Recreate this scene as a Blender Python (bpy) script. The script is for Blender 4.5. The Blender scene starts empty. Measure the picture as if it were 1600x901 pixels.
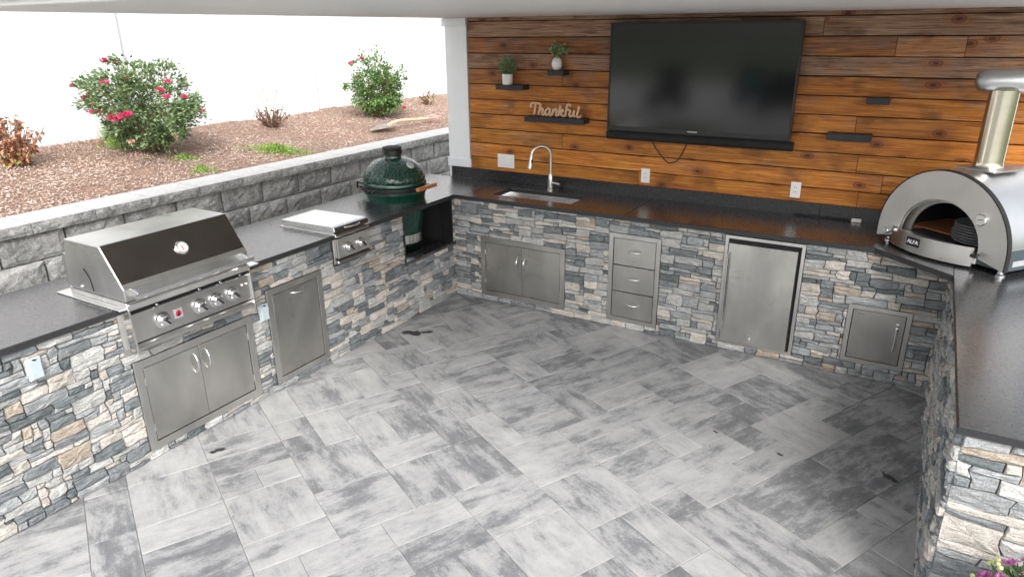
import bpy, bmesh, math, random
import numpy as np
from mathutils import Vector, Matrix, noise as mnoise

S = bpy.context.scene
COL = S.collection
rnd = random.Random(7)
sin, cos, pi = math.sin, math.cos, math.pi

# ------------------------------------------------------------------ camera
CAM = Vector((3.4884, -4.91271, 2.27013))
P_, Y_, R_ = 0.35602, -0.53318, -0.00948
fwd = Vector((cos(P_)*sin(Y_), cos(P_)*cos(Y_), -sin(P_)))
rt = Vector((cos(Y_), -sin(Y_), 0)); up = rt.cross(fwd)
r2 = rt*cos(R_) + up*sin(R_); u2 = r2.cross(fwd)
cd = bpy.data.cameras.new('camera'); cam = bpy.data.objects.new('camera', cd); COL.objects.link(cam)
m = Matrix((r2, u2, -fwd)).transposed().to_4x4(); m.translation = CAM
cam.matrix_world = m
cd.sensor_width = 36; cd.sensor_fit = 'HORIZONTAL'; cd.lens = 1084.736/1600*36
cd.clip_start = 0.05; cd.clip_end = 2000
S.camera = cam

# ------------------------------------------------------------------ sky and sun (bright overcast)
SUN_EL, SUN_AZ = math.radians(42), math.radians(143)      # azimuth from +y clockwise: behind the camera, to its right
W = bpy.data.worlds.new('World'); S.world = W; W.use_nodes = True
wn = W.node_tree; wn.nodes.clear()
sky = wn.nodes.new('ShaderNodeTexSky'); sky.sky_type = 'NISHITA'; sky.sun_disc = False
sky.sun_elevation = SUN_EL; sky.sun_rotation = SUN_AZ; sky.air_density = 1.0; sky.dust_density = 4.0; sky.ozone_density = 1.0
hs = wn.nodes.new('ShaderNodeHueSaturation'); hs.inputs['Saturation'].default_value = 0.22
bg = wn.nodes.new('ShaderNodeBackground'); bg.inputs['Strength'].default_value = 0.15
wo = wn.nodes.new('ShaderNodeOutputWorld')
wn.links.new(sky.outputs[0], hs.inputs['Color']); wn.links.new(hs.outputs[0], bg.inputs[0]); wn.links.new(bg.outputs[0], wo.inputs[0])
sl = bpy.data.lights.new('sun', 'SUN'); sl.energy = 0.7; sl.angle = math.radians(16); sl.color = (1.0, 0.98, 0.955)
so = bpy.data.objects.new('sun', sl); COL.objects.link(so)
sd = Vector((sin(SUN_AZ)*cos(SUN_EL), cos(SUN_AZ)*cos(SUN_EL), sin(SUN_EL)))
so.rotation_euler = sd.to_track_quat('Z', 'Y').to_euler(); so.location = (3, -6, 12)
vs = S.view_settings; vs.view_transform = 'Standard'; vs.look = 'None'; vs.exposure = 1.38; vs.gamma = 1; vs.use_curve_mapping = False
S.cycles.max_bounces = 10; S.cycles.diffuse_bounces = 5; S.cycles.glossy_bounces = 5
S.cycles.use_denoising = True

# ------------------------------------------------------------------ materials
class NT:
    def __init__(s, name):
        s.m = bpy.data.materials.new(name); s.m.use_nodes = True; s.t = s.m.node_tree
        s.p = s.t.nodes['Principled BSDF']
        s.co = None
    def n(s, typ, **kw):
        x = s.t.nodes.new(typ)
        for k, v in kw.items(): setattr(x, k, v)
        return x
    def l(s, a, b): s.t.links.new(a, b)
    def setp(s, **kw):
        for k, v in kw.items():
            s.p.inputs[k.replace('_', ' ')].default_value = v
    def coords(s, rand=False, scale=(1, 1, 1), island=False, frm='Object'):
        tc = s.n('ShaderNodeTexCoord'); out = tc.outputs[frm]
        mp = s.n('ShaderNodeMapping'); mp.inputs['Scale'].default_value = scale
        if rand:
            if island:
                gi = s.n('ShaderNodeNewGeometry'); r = gi.outputs['Random Per Island']
            else:
                oi = s.n('ShaderNodeObjectInfo'); r = oi.outputs['Random']
            mu = s.n('ShaderNodeVectorMath', operation='SCALE'); mu.inputs[0].default_value = (37.1, 91.7, 53.3)
            s.l(r, mu.inputs['Scale'])
            ad = s.n('ShaderNodeVectorMath', operation='ADD'); s.l(out, ad.inputs[0]); s.l(mu.outputs[0], ad.inputs[1]); out = ad.outputs[0]
        s.l(out, mp.inputs[0])
        return mp.outputs[0]
    def noise(s, vec, scale, detail=4, rough=.55, dist=0):
        x = s.n('ShaderNodeTexNoise'); x.inputs['Scale'].default_value = scale; x.inputs['Detail'].default_value = detail
        x.inputs['Roughness'].default_value = rough; x.inputs['Distortion'].default_value = dist
        s.l(vec, x.inputs['Vector']); return x.outputs['Fac']
    def ramp(s, fac, stops, interp='LINEAR'):
        x = s.n('ShaderNodeValToRGB'); cr = x.color_ramp; cr.interpolation = interp
        while len(cr.elements) < len(stops): cr.elements.new(.5)
        for e, (p, c) in zip(cr.elements, stops):
            e.position = p; e.color = (c, c, c, 1) if isinstance(c, (int, float)) else (*c, 1)
        s.l(fac, x.inputs[0]); return x.outputs[0]
    def mix(s, fac, a, b, mode='MIX'):
        x = s.n('ShaderNodeMix', data_type='RGBA', blend_type=mode)
        for sock, v in ((x.inputs[0], fac), (x.inputs[6], a), (x.inputs[7], b)):
            if isinstance(v, (int, float)): sock.default_value = v if sock == x.inputs[0] else (v, v, v, 1)
            elif isinstance(v, tuple): sock.default_value = (*v, 1)
            else: s.l(v, sock)
        return x.outputs[2]
    def math(s, op, a, b=0.0):
        x = s.n('ShaderNodeMath', operation=op)
        for i, v in enumerate((a, b)):
            if isinstance(v, (int, float)): x.inputs[i].default_value = v
            else: s.l(v, x.inputs[i])
        return x.outputs[0]
    def bump(s, h, strength=.5, dist=.01, prev=None):
        x = s.n('ShaderNodeBump'); x.inputs['Strength'].default_value = strength; x.inputs['Distance'].default_value = dist
        s.l(h, x.inputs['Height'])
        if prev: s.l(prev, x.inputs['Normal'])
        s.l(x.outputs[0], s.p.inputs['Normal']); return x.outputs[0]

def plain(name, col, rough=.5, metal=0, var=.08, nscale=30, bump=0, coat=0, spec=None, rand=False):
    t = NT(name); v = t.coords(rand=rand)
    f = t.noise(v, nscale, 5, .6)
    c = t.ramp(f, [(.25, tuple(x*(1-var) for x in col)), (.75, tuple(min(1, x*(1+var)) for x in col))])
    t.l(c, t.p.inputs['Base Color']); t.setp(Metallic=metal)
    rr = t.ramp(t.noise(v, nscale*.37, 3), [(.3, max(0, rough-.05)), (.7, min(1, rough+.07))]); t.l(rr, t.p.inputs['Roughness'])
    if coat: t.setp(Coat_Weight=coat)
    if spec is not None: t.setp(Specular_IOR_Level=spec)
    if bump: t.bump(t.noise(v, nscale*6, 4), bump, .002)
    return t.m

def stone_mat(name, dark, mid, light, island=False):
    t = NT(name); v = t.coords(True, island=island); vs_ = t.coords(True, (3, 3, 16), island=island)
    a = t.noise(v, 14, 6, .65, .3); b = t.noise(vs_, 5, 5, .6, .6); g = t.noise(v, 160, 3, .7)
    f = t.math('ADD', t.math('MULTIPLY', a, .5), t.math('MULTIPLY', b, .5))
    c = t.ramp(f, [(.34, dark), (.5, mid), (.64, light)])
    oi = t.n('ShaderNodeObjectInfo') if not island else t.n('ShaderNodeNewGeometry')
    rr = oi.outputs['Random'] if not island else oi.outputs['Random Per Island']
    br = t.ramp(rr, [(0, .80), (1, 1.0)])
    c = t.mix(1.0, c, br, 'MULTIPLY')
    spk = t.ramp(g, [(.36, .45), (.50, 1.0), (.68, 1.15)]); c = t.mix(.75, c, spk, 'MULTIPLY')
    # thin rusty veins in a few places
    vn = t.ramp(t.noise(v, 9, 3, .5, 1.5), [(.62, 0.0), (.74, .22)])
    c = t.mix(vn, c, (.36, .24, .13))
    t.l(c, t.p.inputs['Base Color']); t.setp(Roughness=.82)
    bn = t.bump(b, .75, .012); t.bump(t.math('ADD', t.math('MULTIPLY', a, .7), t.math('MULTIPLY', g, .3)), .8, .008, bn)
    return t.m

M = {}
PAL = [  # (dark, mid, light, weight)
    ((.125, .137, .145), (.20, .215, .225), (.29, .305, .315), 20),     # blue grey
    ((.22, .235, .24), (.33, .345, .35), (.45, .46, .465), 25),       # mid grey
    ((.34, .34, .33), (.45, .45, .435), (.57, .57, .555), 24),       # pale grey
    ((.42, .385, .34), (.56, .52, .465), (.68, .65, .60), 19),       # cream
    ((.33, .27, .21), (.45, .385, .31), (.56, .50, .43), 4),        # tan
    ((.085, .10, .105), (.14, .16, .165), (.22, .24, .245), 7),     # charcoal
]
for i, (a, b, c, w) in enumerate(PAL):
    M['stone%d' % i] = stone_mat('ledge_stone_%s' % ('blue_grey', 'mid_grey', 'pale_grey', 'cream', 'tan', 'charcoal')[i], a, b, c)
M['mortar'] = plain('mortar', (.030, .030, .030), .95, var=.3, nscale=40, bump=.6)

def paver_mat():
    t = NT('concrete_paver'); v = t.coords(True); vl = t.coords(True, (1.3, 5.0, 1))
    big = t.noise(vl, 2.0, 9, .66, .3); med = t.noise(vl, 9, 10, .8, .3); fine = t.noise(v, 90, 8, .9); blot = t.noise(v, 4.2, 12, .76, .3)
    oi = t.n('ShaderNodeObjectInfo')
    f = t.math('ADD', t.math('MULTIPLY', big, .42), t.math('ADD', t.math('MULTIPLY', med, .22), t.math('MULTIPLY', blot, .36)))
    f = t.math('ADD', f, t.math('MULTIPLY', t.math('SUBTRACT', oi.outputs['Random'], .5), .10))
    f = t.math('ADD', f, t.math('MULTIPLY', t.math('SUBTRACT', fine, .5), .22))
    c = t.ramp(f, [(.38, (.13, .133, .14)), (.455, (.20, .203, .21)), (.475, (.27, .273, .278)), (.498, (.315, .317, .32)), (.545, (.365, .365, .364)), (.64, (.43, .43, .426))])
    sp = t.ramp(t.noise(v, 420, 2, .6), [(.35, .78), (.55, 1.0)]); c = t.mix(.5, c, sp, 'MULTIPLY')
    # broad grime that crosses the joints
    tc = t.n('ShaderNodeNewGeometry'); g = t.n('ShaderNodeTexNoise'); g.inputs['Scale'].default_value = 1.1; g.inputs['Detail'].default_value = 6
    t.l(tc.outputs['Position'], g.inputs['Vector'])
    gr = t.ramp(g.outputs['Fac'], [(.34, .80), (.58, 1.0)]); c = t.mix(.7, c, gr, 'MULTIPLY')
    t.l(c, t.p.inputs['Base Color'])
    t.l(t.ramp(med, [(.3, .62), (.7, .8)]), t.p.inputs['Roughness'])
    t.bump(t.math('ADD', t.math('MULTIPLY', med, .4), t.math('MULTIPLY', fine, .6)), .35, .003)
    return t.m
M['paver'] = paver_mat()
M['sand'] = plain('joint_sand', (.27, .268, .26), .95, var=.25, nscale=60, bump=.5)
M['stain'] = plain('dark_stain', (.035, .035, .036), .35, var=.3, nscale=40)

def granite(name='black_granite', coat=.42):
    t = NT(name); v = t.coords(frm='Object')
    n1 = t.noise(v, 260, 3, .8); n2 = t.noise(v, 55, 5, .7)
    c = t.ramp(n1, [(.40, (.013, .013, .014)), (.56, (.026, .026, .028)), (.66, (.09, .093, .098)), (.76, (.26, .27, .28))])
    t.l(c, t.p.inputs['Base Color'])
    t.l(t.ramp(n2, [(.3, .19), (.7, .32)]), t.p.inputs['Roughness'])
    t.setp(Specular_IOR_Level=.8)
    t.setp(Coat_Weight=coat, Coat_Roughness=.20, Coat_IOR=1.7); t.bump(n2, .05, .002)
    return t.m
M['granite'] = granite(); M['granite_splash'] = granite('black_granite_upright', 0.0); M['granite_splash'].node_tree.nodes['Principled BSDF'].inputs['Specular IOR Level'].default_value = .45
M['granite_edge'] = plain('rough_granite_edge', (.022, .022, .024), .5, var=.5, nscale=160, bump=.5)
M['black'] = plain('matte_black', (.008, .008, .008), .8, var=.2)
M['black_satin'] = plain('black_satin', (.012, .012, .013), .35, var=.2)
M['rubber'] = plain('black_rubber', (.02, .02, .02), .7)

def steel(name, base, rough, br=.07, axis='z', tint=(1, 1, 1), blot=.25):
    t = NT(name)
    sc = {'z': (6, 6, 160), 'x': (160, 6, 6), 'y': (6, 160, 6)}[axis]
    v = t.coords(True, sc); w = t.coords(True, (1, 1, .55))
    s = t.noise(v, 1.0, 2, .5); b = t.noise(w, 3.4, 3, .5, .5)
    b2 = t.noise(w, 6, 3, .5, .6)
    c = t.ramp(b, [(.3, tuple(base*(1-blot)*x for x in tint)), (.7, tuple(base*x for x in tint))])
    c = t.mix(.10, c, t.ramp(b2, [(.35, .6), (.6, 1.0)]), 'MULTIPLY')
    t.l(c, t.p.inputs['Base Color']); t.setp(Metallic=1.0)
    t.l(t.math('ADD', t.ramp(s, [(.3, rough-.02), (.7, rough+.02)]), t.math('MULTIPLY', t.math('SUBTRACT', b2, .5), .10)), t.p.inputs['Roughness'])
    t.bump(s, br, .0006)
    return t.m
M['steel'] = steel('brushed_steel', .72, .30, tint=(1, .985, .955))
M['steel_door'] = steel('brushed_steel_door', .66, .30, tint=(1, .98, .93), blot=.35)
M['steel_frame'] = steel('steel_trim', .66, .34, tint=(1, .985, .95))
M['steel_bright'] = steel('bright_steel', .80, .24, axis='y', tint=(1, 1, .99), blot=.08)
M['steel_dark'] = steel('dark_lid_steel', .18, .22, axis='z', tint=(1, .90, .78))
M['steel_oven'] = steel('oven_steel', .58, .40, axis='x', tint=(.97, .985, 1), blot=.1)
M['steel_face'] = steel('oven_face_steel', .80, .42, axis='x', tint=(1, .99, .96), blot=.12)
M['steel_flue'] = steel('flue_steel', .72, .22, axis='z', tint=(1, .93, .78), blot=.15)
M['chrome'] = plain('chrome', (.75, .75, .75), .10, 1, var=.03)
M['gauge'] = plain('gauge_face', (.5, .49, .47), .4, var=.03)
M['red'] = plain('red_enamel', (.55, .03, .07), .4)
M['white_print'] = plain('white_print', (.75, .75, .74), .5, var=.03)
M['anthracite'] = plain('anthracite_paint', (.05, .065, .075), .45)
M['label_silver'] = plain('silver_label', (.6, .62, .64), .35, .6)

def wood_mat():
    t = NT('stained_pine'); v = t.coords(True, (1, 1, 1)); vg = t.coords(True, (.8, 10, 19))
    grain = t.noise(vg, 4.0, 7, .68, .9); fineg = t.noise(t.coords(True, (1.5, 30, 120)), 5, 3, .6)
    blot = t.noise(t.coords(True, (1, 1, 2.2)), 2.6, 4, .6, .8)
    base = t.ramp(grain, [(.28, (.17, .048, .010)), (.42, (.38, .125, .022)), (.56, (.57, .225, .042)), (.72, (.74, .38, .095))])
    grey = t.ramp(grain, [(.28, (.055, .034, .025)), (.43, (.19, .115, .082)), (.57, (.36, .23, .165)), (.72, (.52, .36, .27))])
    # greyer stain by board and patch; the height gradient paints in reflected haze
    geo = t.n('ShaderNodeNewGeometry'); sx = t.n('ShaderNodeSeparateXYZ'); t.l(geo.outputs['Position'], sx.inputs[0])
    oi = t.n('ShaderNodeObjectInfo')
    hgt = t.math('MULTIPLY', t.math('SUBTRACT', sx.outputs[2], 1.50), .85)
    wz = t.math('ADD', hgt, t.math('MULTIPLY', t.math('SUBTRACT', oi.outputs['Random'], .5), .55))
    wz = t.math('ADD', wz, t.math('MULTIPLY', t.math('SUBTRACT', blot, .5), 1.5))
    c = t.mix(t.ramp(wz, [(.0, 0.0), (.50, .85)]), base, grey)
    # dark smoky stain patches and knots
    d = t.ramp(t.noise(t.coords(True, (1, 1, 1.5)), 3.1, 3, .5, .4), [(.54, 0.0), (.68, .80)])
    c = t.mix(t.math('MULTIPLY', d, .60), c, (.055, .024, .010))
    kv = t.coords(True, (1.0, 1, 1.0)); sp_ = t.n('ShaderNodeSeparateXYZ'); t.l(kv, sp_.inputs[0]); cb_ = t.n('ShaderNodeCombineXYZ'); t.l(sp_.outputs[0], cb_.inputs[0]); t.l(t.math('MULTIPLY', sp_.outputs[2], 1.7), cb_.inputs[1])
    wob = t.n('ShaderNodeTexNoise'); wob.inputs['Scale'].default_value = 14; t.l(kv, wob.inputs['Vector'])
    vo = t.n('ShaderNodeTexVoronoi', voronoi_dimensions='2D'); vo.inputs['Scale'].default_value = 1.7; vo.inputs['Randomness'].default_value = 1.0; t.l(cb_.outputs[0], vo.inputs['Vector'])
    dk = t.math('ADD', vo.outputs['Distance'], t.math('MULTIPLY', t.math('SUBTRACT', wob.outputs['Fac'], .5), .05))
    k = t.ramp(dk, [(0.0, .95), (.03, .85), (.048, .25), (.062, .6), (.085, 0.0)])
    halo = t.ramp(dk, [(.06, .55), (.20, 0.0)]); c = t.mix(halo, c, (.36, .12, .04))
    wv = t.ramp(t.math('SINE', t.math('MULTIPLY', dk, 150)), [(.3, .78), (.8, 1.0)]); near = t.ramp(dk, [(.05, .7), (.24, 0.0)])
    c = t.mix(near, c, t.mix(1.0, c, wv, 'MULTIPLY'))
    c = t.mix(k, c, (.085, .028, .014))
    c = t.mix(.35, c, t.ramp(fineg, [(.3, .62), (.6, 1.0)]), 'MULTIPLY')
    rb = t.ramp(oi.outputs['Random'], [(0, (.66, .62, .62)), (.35, (1.0, .96, .92)), (.7, (.84, .88, .90)), (1, (1.18, 1.14, 1.08))]); c = t.mix(1.0, c, rb, 'MULTIPLY')
    t.l(c, t.p.inputs['Base Color']); t.l(t.ramp(grain, [(.3, .38), (.7, .52)]), t.p.inputs['Roughness']); t.setp(Specular_IOR_Level=.25)
    t.bump(t.math('ADD', grain, t.math('MULTIPLY', fineg, .5)), .30, .003)
    return t.m
M['wood'] = wood_mat()
M['light_wood'] = plain('birch_ply', (.66, .42, .26), .55, var=.12, nscale=60)
M['handle_wood'] = plain('acacia_handle', (.42, .15, .045), .4, var=.25, nscale=50, coat=.4)
M['shovel_wood'] = plain('ash_shaft', (.62, .46, .33), .6, var=.15)
M['shovel_steel'] = plain('worn_blade', (.45, .40, .34), .5, .6, var=.3)
M['shovel_grip'] = plain('faded_red_grip', (.62, .30, .27), .6)
M['white'] = plain('white_paint', (.80, .81, .82), .45, var=.02, nscale=8)
M['soffit'] = plain('soffit_white', (.78, .78, .775), .55, var=.02, nscale=5)
M['vinyl'] = plain('white_vinyl', (.74, .75, .76), .35, var=.02, nscale=3)
M['plastic_white'] = plain('white_plastic', (.82, .81, .79), .35, var=.02)
M['cover_blue'] = plain('pale_cover_plate', (.42, .49, .52), .45, var=.05)
M['ceramic_white'] = plain('white_ceramic', (.82, .80, .77), .3, var=.03)
M['terracotta'] = plain('firebrick', (.42, .16, .07), .85, var=.2, nscale=30)

def egg_mat():
    t = NT('green_dimpled_ceramic'); v = t.coords()
    vo = t.n('ShaderNodeTexVoronoi'); vo.inputs['Scale'].default_value = 50; t.l(v, vo.inputs['Vector'])
    t.setp(Base_Color=(.003, .040, .025, 1), Roughness=.14, Coat_Weight=.3, Coat_Roughness=.05)
    h = t.ramp(vo.outputs['Distance'], [(0.0, 1.0), (.55, 0.0)])
    sx = t.n('ShaderNodeSeparateXYZ'); t.l(v, sx.inputs[0])
    t.bump(h, 1.0, .014)
    return t.m
M['egg'] = egg_mat()
M['egg_plain'] = plain('green_glaze', (.003, .042, .027), .16, var=.12, nscale=12, coat=.6)

def block_mat():
    t = NT('split_face_concrete'); v = t.coords(True)
    a = t.noise(v, 22, 8, .8, .3); b = t.noise(v, 65, 6, .9); l = t.noise(v, 2.5, 3)
    f = t.math('ADD', t.math('MULTIPLY', a, .42), t.math('ADD', t.math('MULTIPLY', b, .43), t.math('MULTIPLY', l, .15)))
    c = t.ramp(f, [(.38, (.085, .085, .083)), (.46, (.20, .20, .197)), (.54, (.40, .395, .385)), (.64, (.56, .555, .54))])
    t.l(c, t.p.inputs['Base Color']); t.setp(Roughness=.93); t.bump(f, .7, .015)
    return t.m
M['block'] = block_mat()
M['cap'] = plain('cap_concrete', (.50, .495, .485), .9, var=.22, nscale=26, bump=.5, rand=True)

def mulch_mat(name, chips):
    t = NT(name)
    v = t.coords()
    if chips:
        gi = t.n('ShaderNodeNewGeometry'); r = gi.outputs['Random Per Island']
        c = t.ramp(r, [(0, (.24, .15, .11)), (.25, (.43, .30, .23)), (.5, (.57, .44, .36)), (.75, (.69, .57, .49)), (1, (.82, .73, .65))])
        big = t.ramp(t.noise(v, 1.3, 4, .6), [(.36, .55), (.55, 1.0)]); c = t.mix(.6, c, big, 'MULTIPLY')
    else:
        c = t.ramp(t.noise(v, 40, 6, .8), [(.3, (.20, .11, .07)), (.5, (.36, .23, .17)), (.7, (.50, .37, .29))])
    t.l(c, t.p.inputs['Base Color']); t.setp(Roughness=.95)
    if not chips: t.bump(t.noise(v, 90, 5, .8), 1, .02)
    return t.m
M['mulch'] = mulch_mat('mulch_bed', False); M['chips'] = mulch_mat('bark_chips', True)
M['lawn'] = plain('lawn_ground', (.07, .10, .04), .95, var=.4, nscale=3, bump=.5)

def leaf_mat(name, cols, trans=.25, rough=.45):
    t = NT(name); gi = t.n('ShaderNodeNewGeometry')
    st = [(i/(len(cols)-1), c) for i, c in enumerate(cols)]
    c = t.ramp(gi.outputs['Random Per Island'], st)
    t.l(c, t.p.inputs['Base Color']); t.setp(Roughness=rough)
    tr = t.n('ShaderNodeBsdfTranslucent'); t.l(c, tr.inputs[0]); mx = t.n('ShaderNodeMixShader'); mx.inputs[0].default_value = trans
    t.l(t.p.outputs[0], mx.inputs[1]); t.l(tr.outputs[0], mx.inputs[2]); t.l(mx.outputs[0], t.t.nodes['Material Output'].inputs[0])
    return t.m
M['rose_leaf'] = leaf_mat('rose_leaves', [(.05, .11, .04), (.10, .18, .07), (.16, .25, .10), (.23, .31, .14), (.33, .38, .21)])
M['rose_leaf2'] = leaf_mat('rose_leaves_fresh', [(.05, .12, .03), (.09, .20, .05), (.15, .28, .07), (.22, .33, .10)])
M['rose'] = leaf_mat('rose_petals', [(.55, .015, .10), (.72, .03, .16), (.80, .08, .24)], .3)
M['rose_pale'] = leaf_mat('faded_petals', [(.60, .22, .20), (.70, .40, .34)], .3)
M['dry_leaf'] = leaf_mat('dried_leaves', [(.12, .05, .03), (.28, .11, .06), (.42, .19, .10), (.50, .28, .15)], .2, .7)
M['dry_leaf2'] = leaf_mat('withered_leaves', [(.07, .035, .03), (.16, .08, .06), (.26, .14, .10)], .15, .8)
M['yellow_leaf'] = leaf_mat('yellowing_leaves', [(.40, .40, .10), (.55, .52, .20)], .3)
M['stem'] = plain('woody_stem', (.16, .10, .06), .8, var=.3)
M['green_stem'] = plain('green_stem', (.14, .22, .07), .6, var=.2)
M['weed'] = leaf_mat('bright_weeds', [(.16, .30, .05), (.28, .44, .09), (.40, .54, .15)], .35)
M['eucalyptus'] = leaf_mat('eucalyptus_leaves', [(.12, .20, .07), (.22, .31, .12), (.34, .42, .20), (.46, .50, .30)], .2)
M['boxwood'] = leaf_mat('boxwood_leaves', [(.05, .13, .05), (.10, .23, .09), (.18, .33, .16), (.30, .42, .26)], .2)
M['mum_petal'] = leaf_mat('mum_petals', [(.42, .06, .33), (.58, .13, .46), (.70, .28, .58), (.76, .40, .62)], .3)
M['mum_bud'] = leaf_mat('mum_buds', [(.46, .52, .20), (.62, .66, .34)], .2)
M['mum_leaf'] = leaf_mat('mum_leaves', [(.04, .10, .03), (.08, .17, .05), (.14, .25, .08)], .2)
M['pot_dark'] = plain('dark_plastic_pot', (.03, .03, .032), .5)

def tv_mat():
    t = NT('tv_glass'); t.setp(Base_Color=(.003, .003, .004, 1), Roughness=.10, Specular_IOR_Level=.7)
    return t.m
M['tv'] = tv_mat()

# ------------------------------------------------------------------ mesh helpers
class MB:
    """collects shapes; T maps local to world"""
    def __init__(s, T=None): s.v = []; s.f = []; s.T = T
    def add(s, vs, fs):
        o = len(s.v)
        s.v += [tuple(s.T @ Vector(p)) if s.T else tuple(p) for p in vs]
        s.f += [tuple(i+o for i in f) for f in fs]; return s
    def box(s, a, b):
        (x0, y0, z0), (x1, y1, z1) = a, b
        return s.add([(x0, y0, z0), (x1, y0, z0), (x1, y1, z0), (x0, y1, z0), (x0, y0, z1), (x1, y0, z1), (x1, y1, z1), (x0, y1, z1)],
                     [(0, 3, 2, 1), (4, 5, 6, 7), (0, 1, 5, 4), (1, 2, 6, 5), (2, 3, 7, 6), (3, 0, 4, 7)])
    def prism(s, poly, d0, d1, f):
        """poly 2D, extruded d0..d1; f(a,b,d)->xyz"""
        n = len(poly); vs = [f(a, b, d0) for a, b in poly]+[f(a, b, d1) for a, b in poly]
        return s.add(vs, [tuple(range(n))[::-1], tuple(range(n, 2*n))]+[(i, (i+1) % n, n+(i+1) % n, n+i) for i in range(n)])
    def lathe(s, prof, c=(0, 0, 0), n=40, axis=2, cap=True):
        vs = []; fs = []
        for r, h in prof:
            for k in range(n):
                a = 2*pi*k/n; p = [r*cos(a), r*sin(a), h]
                if axis == 0: p = [h, r*cos(a), r*sin(a)]
                if axis == 1: p = [r*cos(a), h, r*sin(a)]
                vs.append((p[0]+c[0], p[1]+c[1], p[2]+c[2]))
        for i in range(len(prof)-1):
            for k in range(n):
                fs.append((i*n+k, i*n+(k+1) % n, (i+1)*n+(k+1) % n, (i+1)*n+k))
        if cap: fs.append(tuple(range(n))[::-1]); fs.append(tuple(range((len(prof)-1)*n, len(prof)*n)))
        return s.add(vs, fs)
    def tube(s, pts, r, n=10, flat=None, rs=None):
        pts = [Vector(p) for p in pts]; vs = []; fs = []; prev = None
        for i, p in enumerate(pts):
            d = (pts[min(i+1, len(pts)-1)]-pts[max(i-1, 0)]).normalized()
            a = (prev - d*prev.dot(d)) if prev is not None else d.orthogonal()
            if a.length < 1e-6: a = d.orthogonal()
            a.normalize(); b = d.cross(a); prev = a
            rr = rs[i] if rs else r
            for k in range(n):
                q = a*cos(2*pi*k/n)*rr+b*sin(2*pi*k/n)*rr
                if flat: q = Vector((q.x*flat[0], q.y*flat[1], q.z*flat[2]))
                vs.append(p+q)
        for i in range(len(pts)-1):
            for k in range(n): fs.append((i*n+k, i*n+(k+1) % n, (i+1)*n+(k+1) % n, (i+1)*n+k))
        fs.append(tuple(range(n))[::-1]); fs.append(tuple(range((len(pts)-1)*n, len(pts)*n)))
        return s.add(vs, fs)

def bez(pts, n=8):
    """Catmull-Rom through points"""
    P = [Vector(p) for p in pts]; P = [P[0]*2-P[1]]+P+[P[-1]*2-P[-2]]; out = []
    for i in range(1, len(P)-2):
        for k in range(n):
            t = k/n; a, b, c, d = P[i-1], P[i], P[i+1], P[i+2]
            out.append(.5*((2*b)+(c-a)*t+(2*a-5*b+4*c-d)*t*t+(3*b-a-3*c+d)*t**3))
    out.append(P[-2]); return out

WM = {}
def empty(name, label, cat, loc=(0, 0, 0), group=None, rz=0):
    o = bpy.data.objects.new(name, None); COL.objects.link(o); o.location = loc; o.rotation_euler = (0, 0, rz)
    o.empty_display_size = .1
    o['label'] = label; o['category'] = cat
    if group: o['group'] = group
    WM[o.name] = Matrix.Translation(loc) @ Matrix.Rotation(rz, 4, 'Z')
    return o
def make(name, mb, mat, parent=None, bevel=0, smooth=False, label=None, cat=None, kind=None, group=None, center=True, recalc=True, segs=1):
    """mesh in world coordinates; origin moved to its centre"""
    V = [Vector(p) for p in mb.v]
    if center and V:
        lo = Vector((min(p.x for p in V), min(p.y for p in V), min(p.z for p in V))); hi = Vector((max(p.x for p in V), max(p.y for p in V), max(p.z for p in V)))
        c = (lo+hi)/2
        if not parent: c.z = lo.z
    else: c = Vector((0, 0, 0))
    inv = None
    if parent is not None and parent.name in WM and WM[parent.name] is not None: inv = WM[parent.name].inverted()
    me = bpy.data.meshes.new(name)
    R = inv.to_3x3() if inv else None
    me.from_pydata([(R @ (p-c)) if R else (p-c) for p in V], [], mb.f)
    if recalc:
        bm = bmesh.new(); bm.from_mesh(me); bmesh.ops.recalc_face_normals(bm, faces=bm.faces); bm.to_mesh(me); bm.free()
    me.materials.append(mat)
    if smooth:
        me.polygons.foreach_set('use_smooth', [True]*len(me.polygons))
        if smooth != 'all':
            try: me.set_sharp_from_angle(angle=math.radians(smooth if smooth is not True else 38))
            except Exception: pass
    o = bpy.data.objects.new(name, me); COL.objects.link(o)
    if parent is not None:
        o.parent = parent; o.location = (inv @ c) if inv else c
    else: o.location = c
    WM[o.name] = Matrix.Translation(c) @ (R.inverted().to_4x4() if R else Matrix.Identity(4))
    if bevel:
        b = o.modifiers.new('bevel', 'BEVEL'); b.width = bevel; b.segments = segs; b.limit_method = 'ANGLE'; b.angle_limit = math.radians(40)
    if label: o['label'] = label
    if cat: o['category'] = cat
    if kind: o['kind'] = kind
    if group: o['group'] = group
    return o
def frame(o, u, n):
    """local (a along u, b up, c outward) -> world"""
    u = Vector(u); n = Vector(n); z = Vector((0, 0, 1)); m_ = Matrix((u, z, n)).transposed().to_4x4(); m_.translation = Vector(o); return m_
def text_mb(s, size, depth, T, font_shear=0):
    cu = bpy.data.curves.new('t', 'FONT'); cu.body = s; cu.size = size; cu.extrude = depth/2; cu.align_x = 'CENTER'; cu.align_y = 'CENTER'; cu.shear = font_shear
    ob = bpy.data.objects.new('t', cu); COL.objects.link(ob)
    dg = bpy.context.evaluated_depsgraph_get(); me = bpy.data.meshes.new_from_object(ob.evaluated_get(dg))
    mb = MB(T); mb.add([tuple(v.co) for v in me.vertices], [tuple(p.vertices) for p in me.polygons])
    bpy.data.objects.remove(ob); bpy.data.meshes.remove(me); return mb

# ------------------------------------------------------------------ key dimensions (metres, from the photo's perspective)
HC = .93; TH = .035; OH = .0245; WR = 3.79; DW = .657; YE = -2.248; ZC = 2.376

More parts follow.
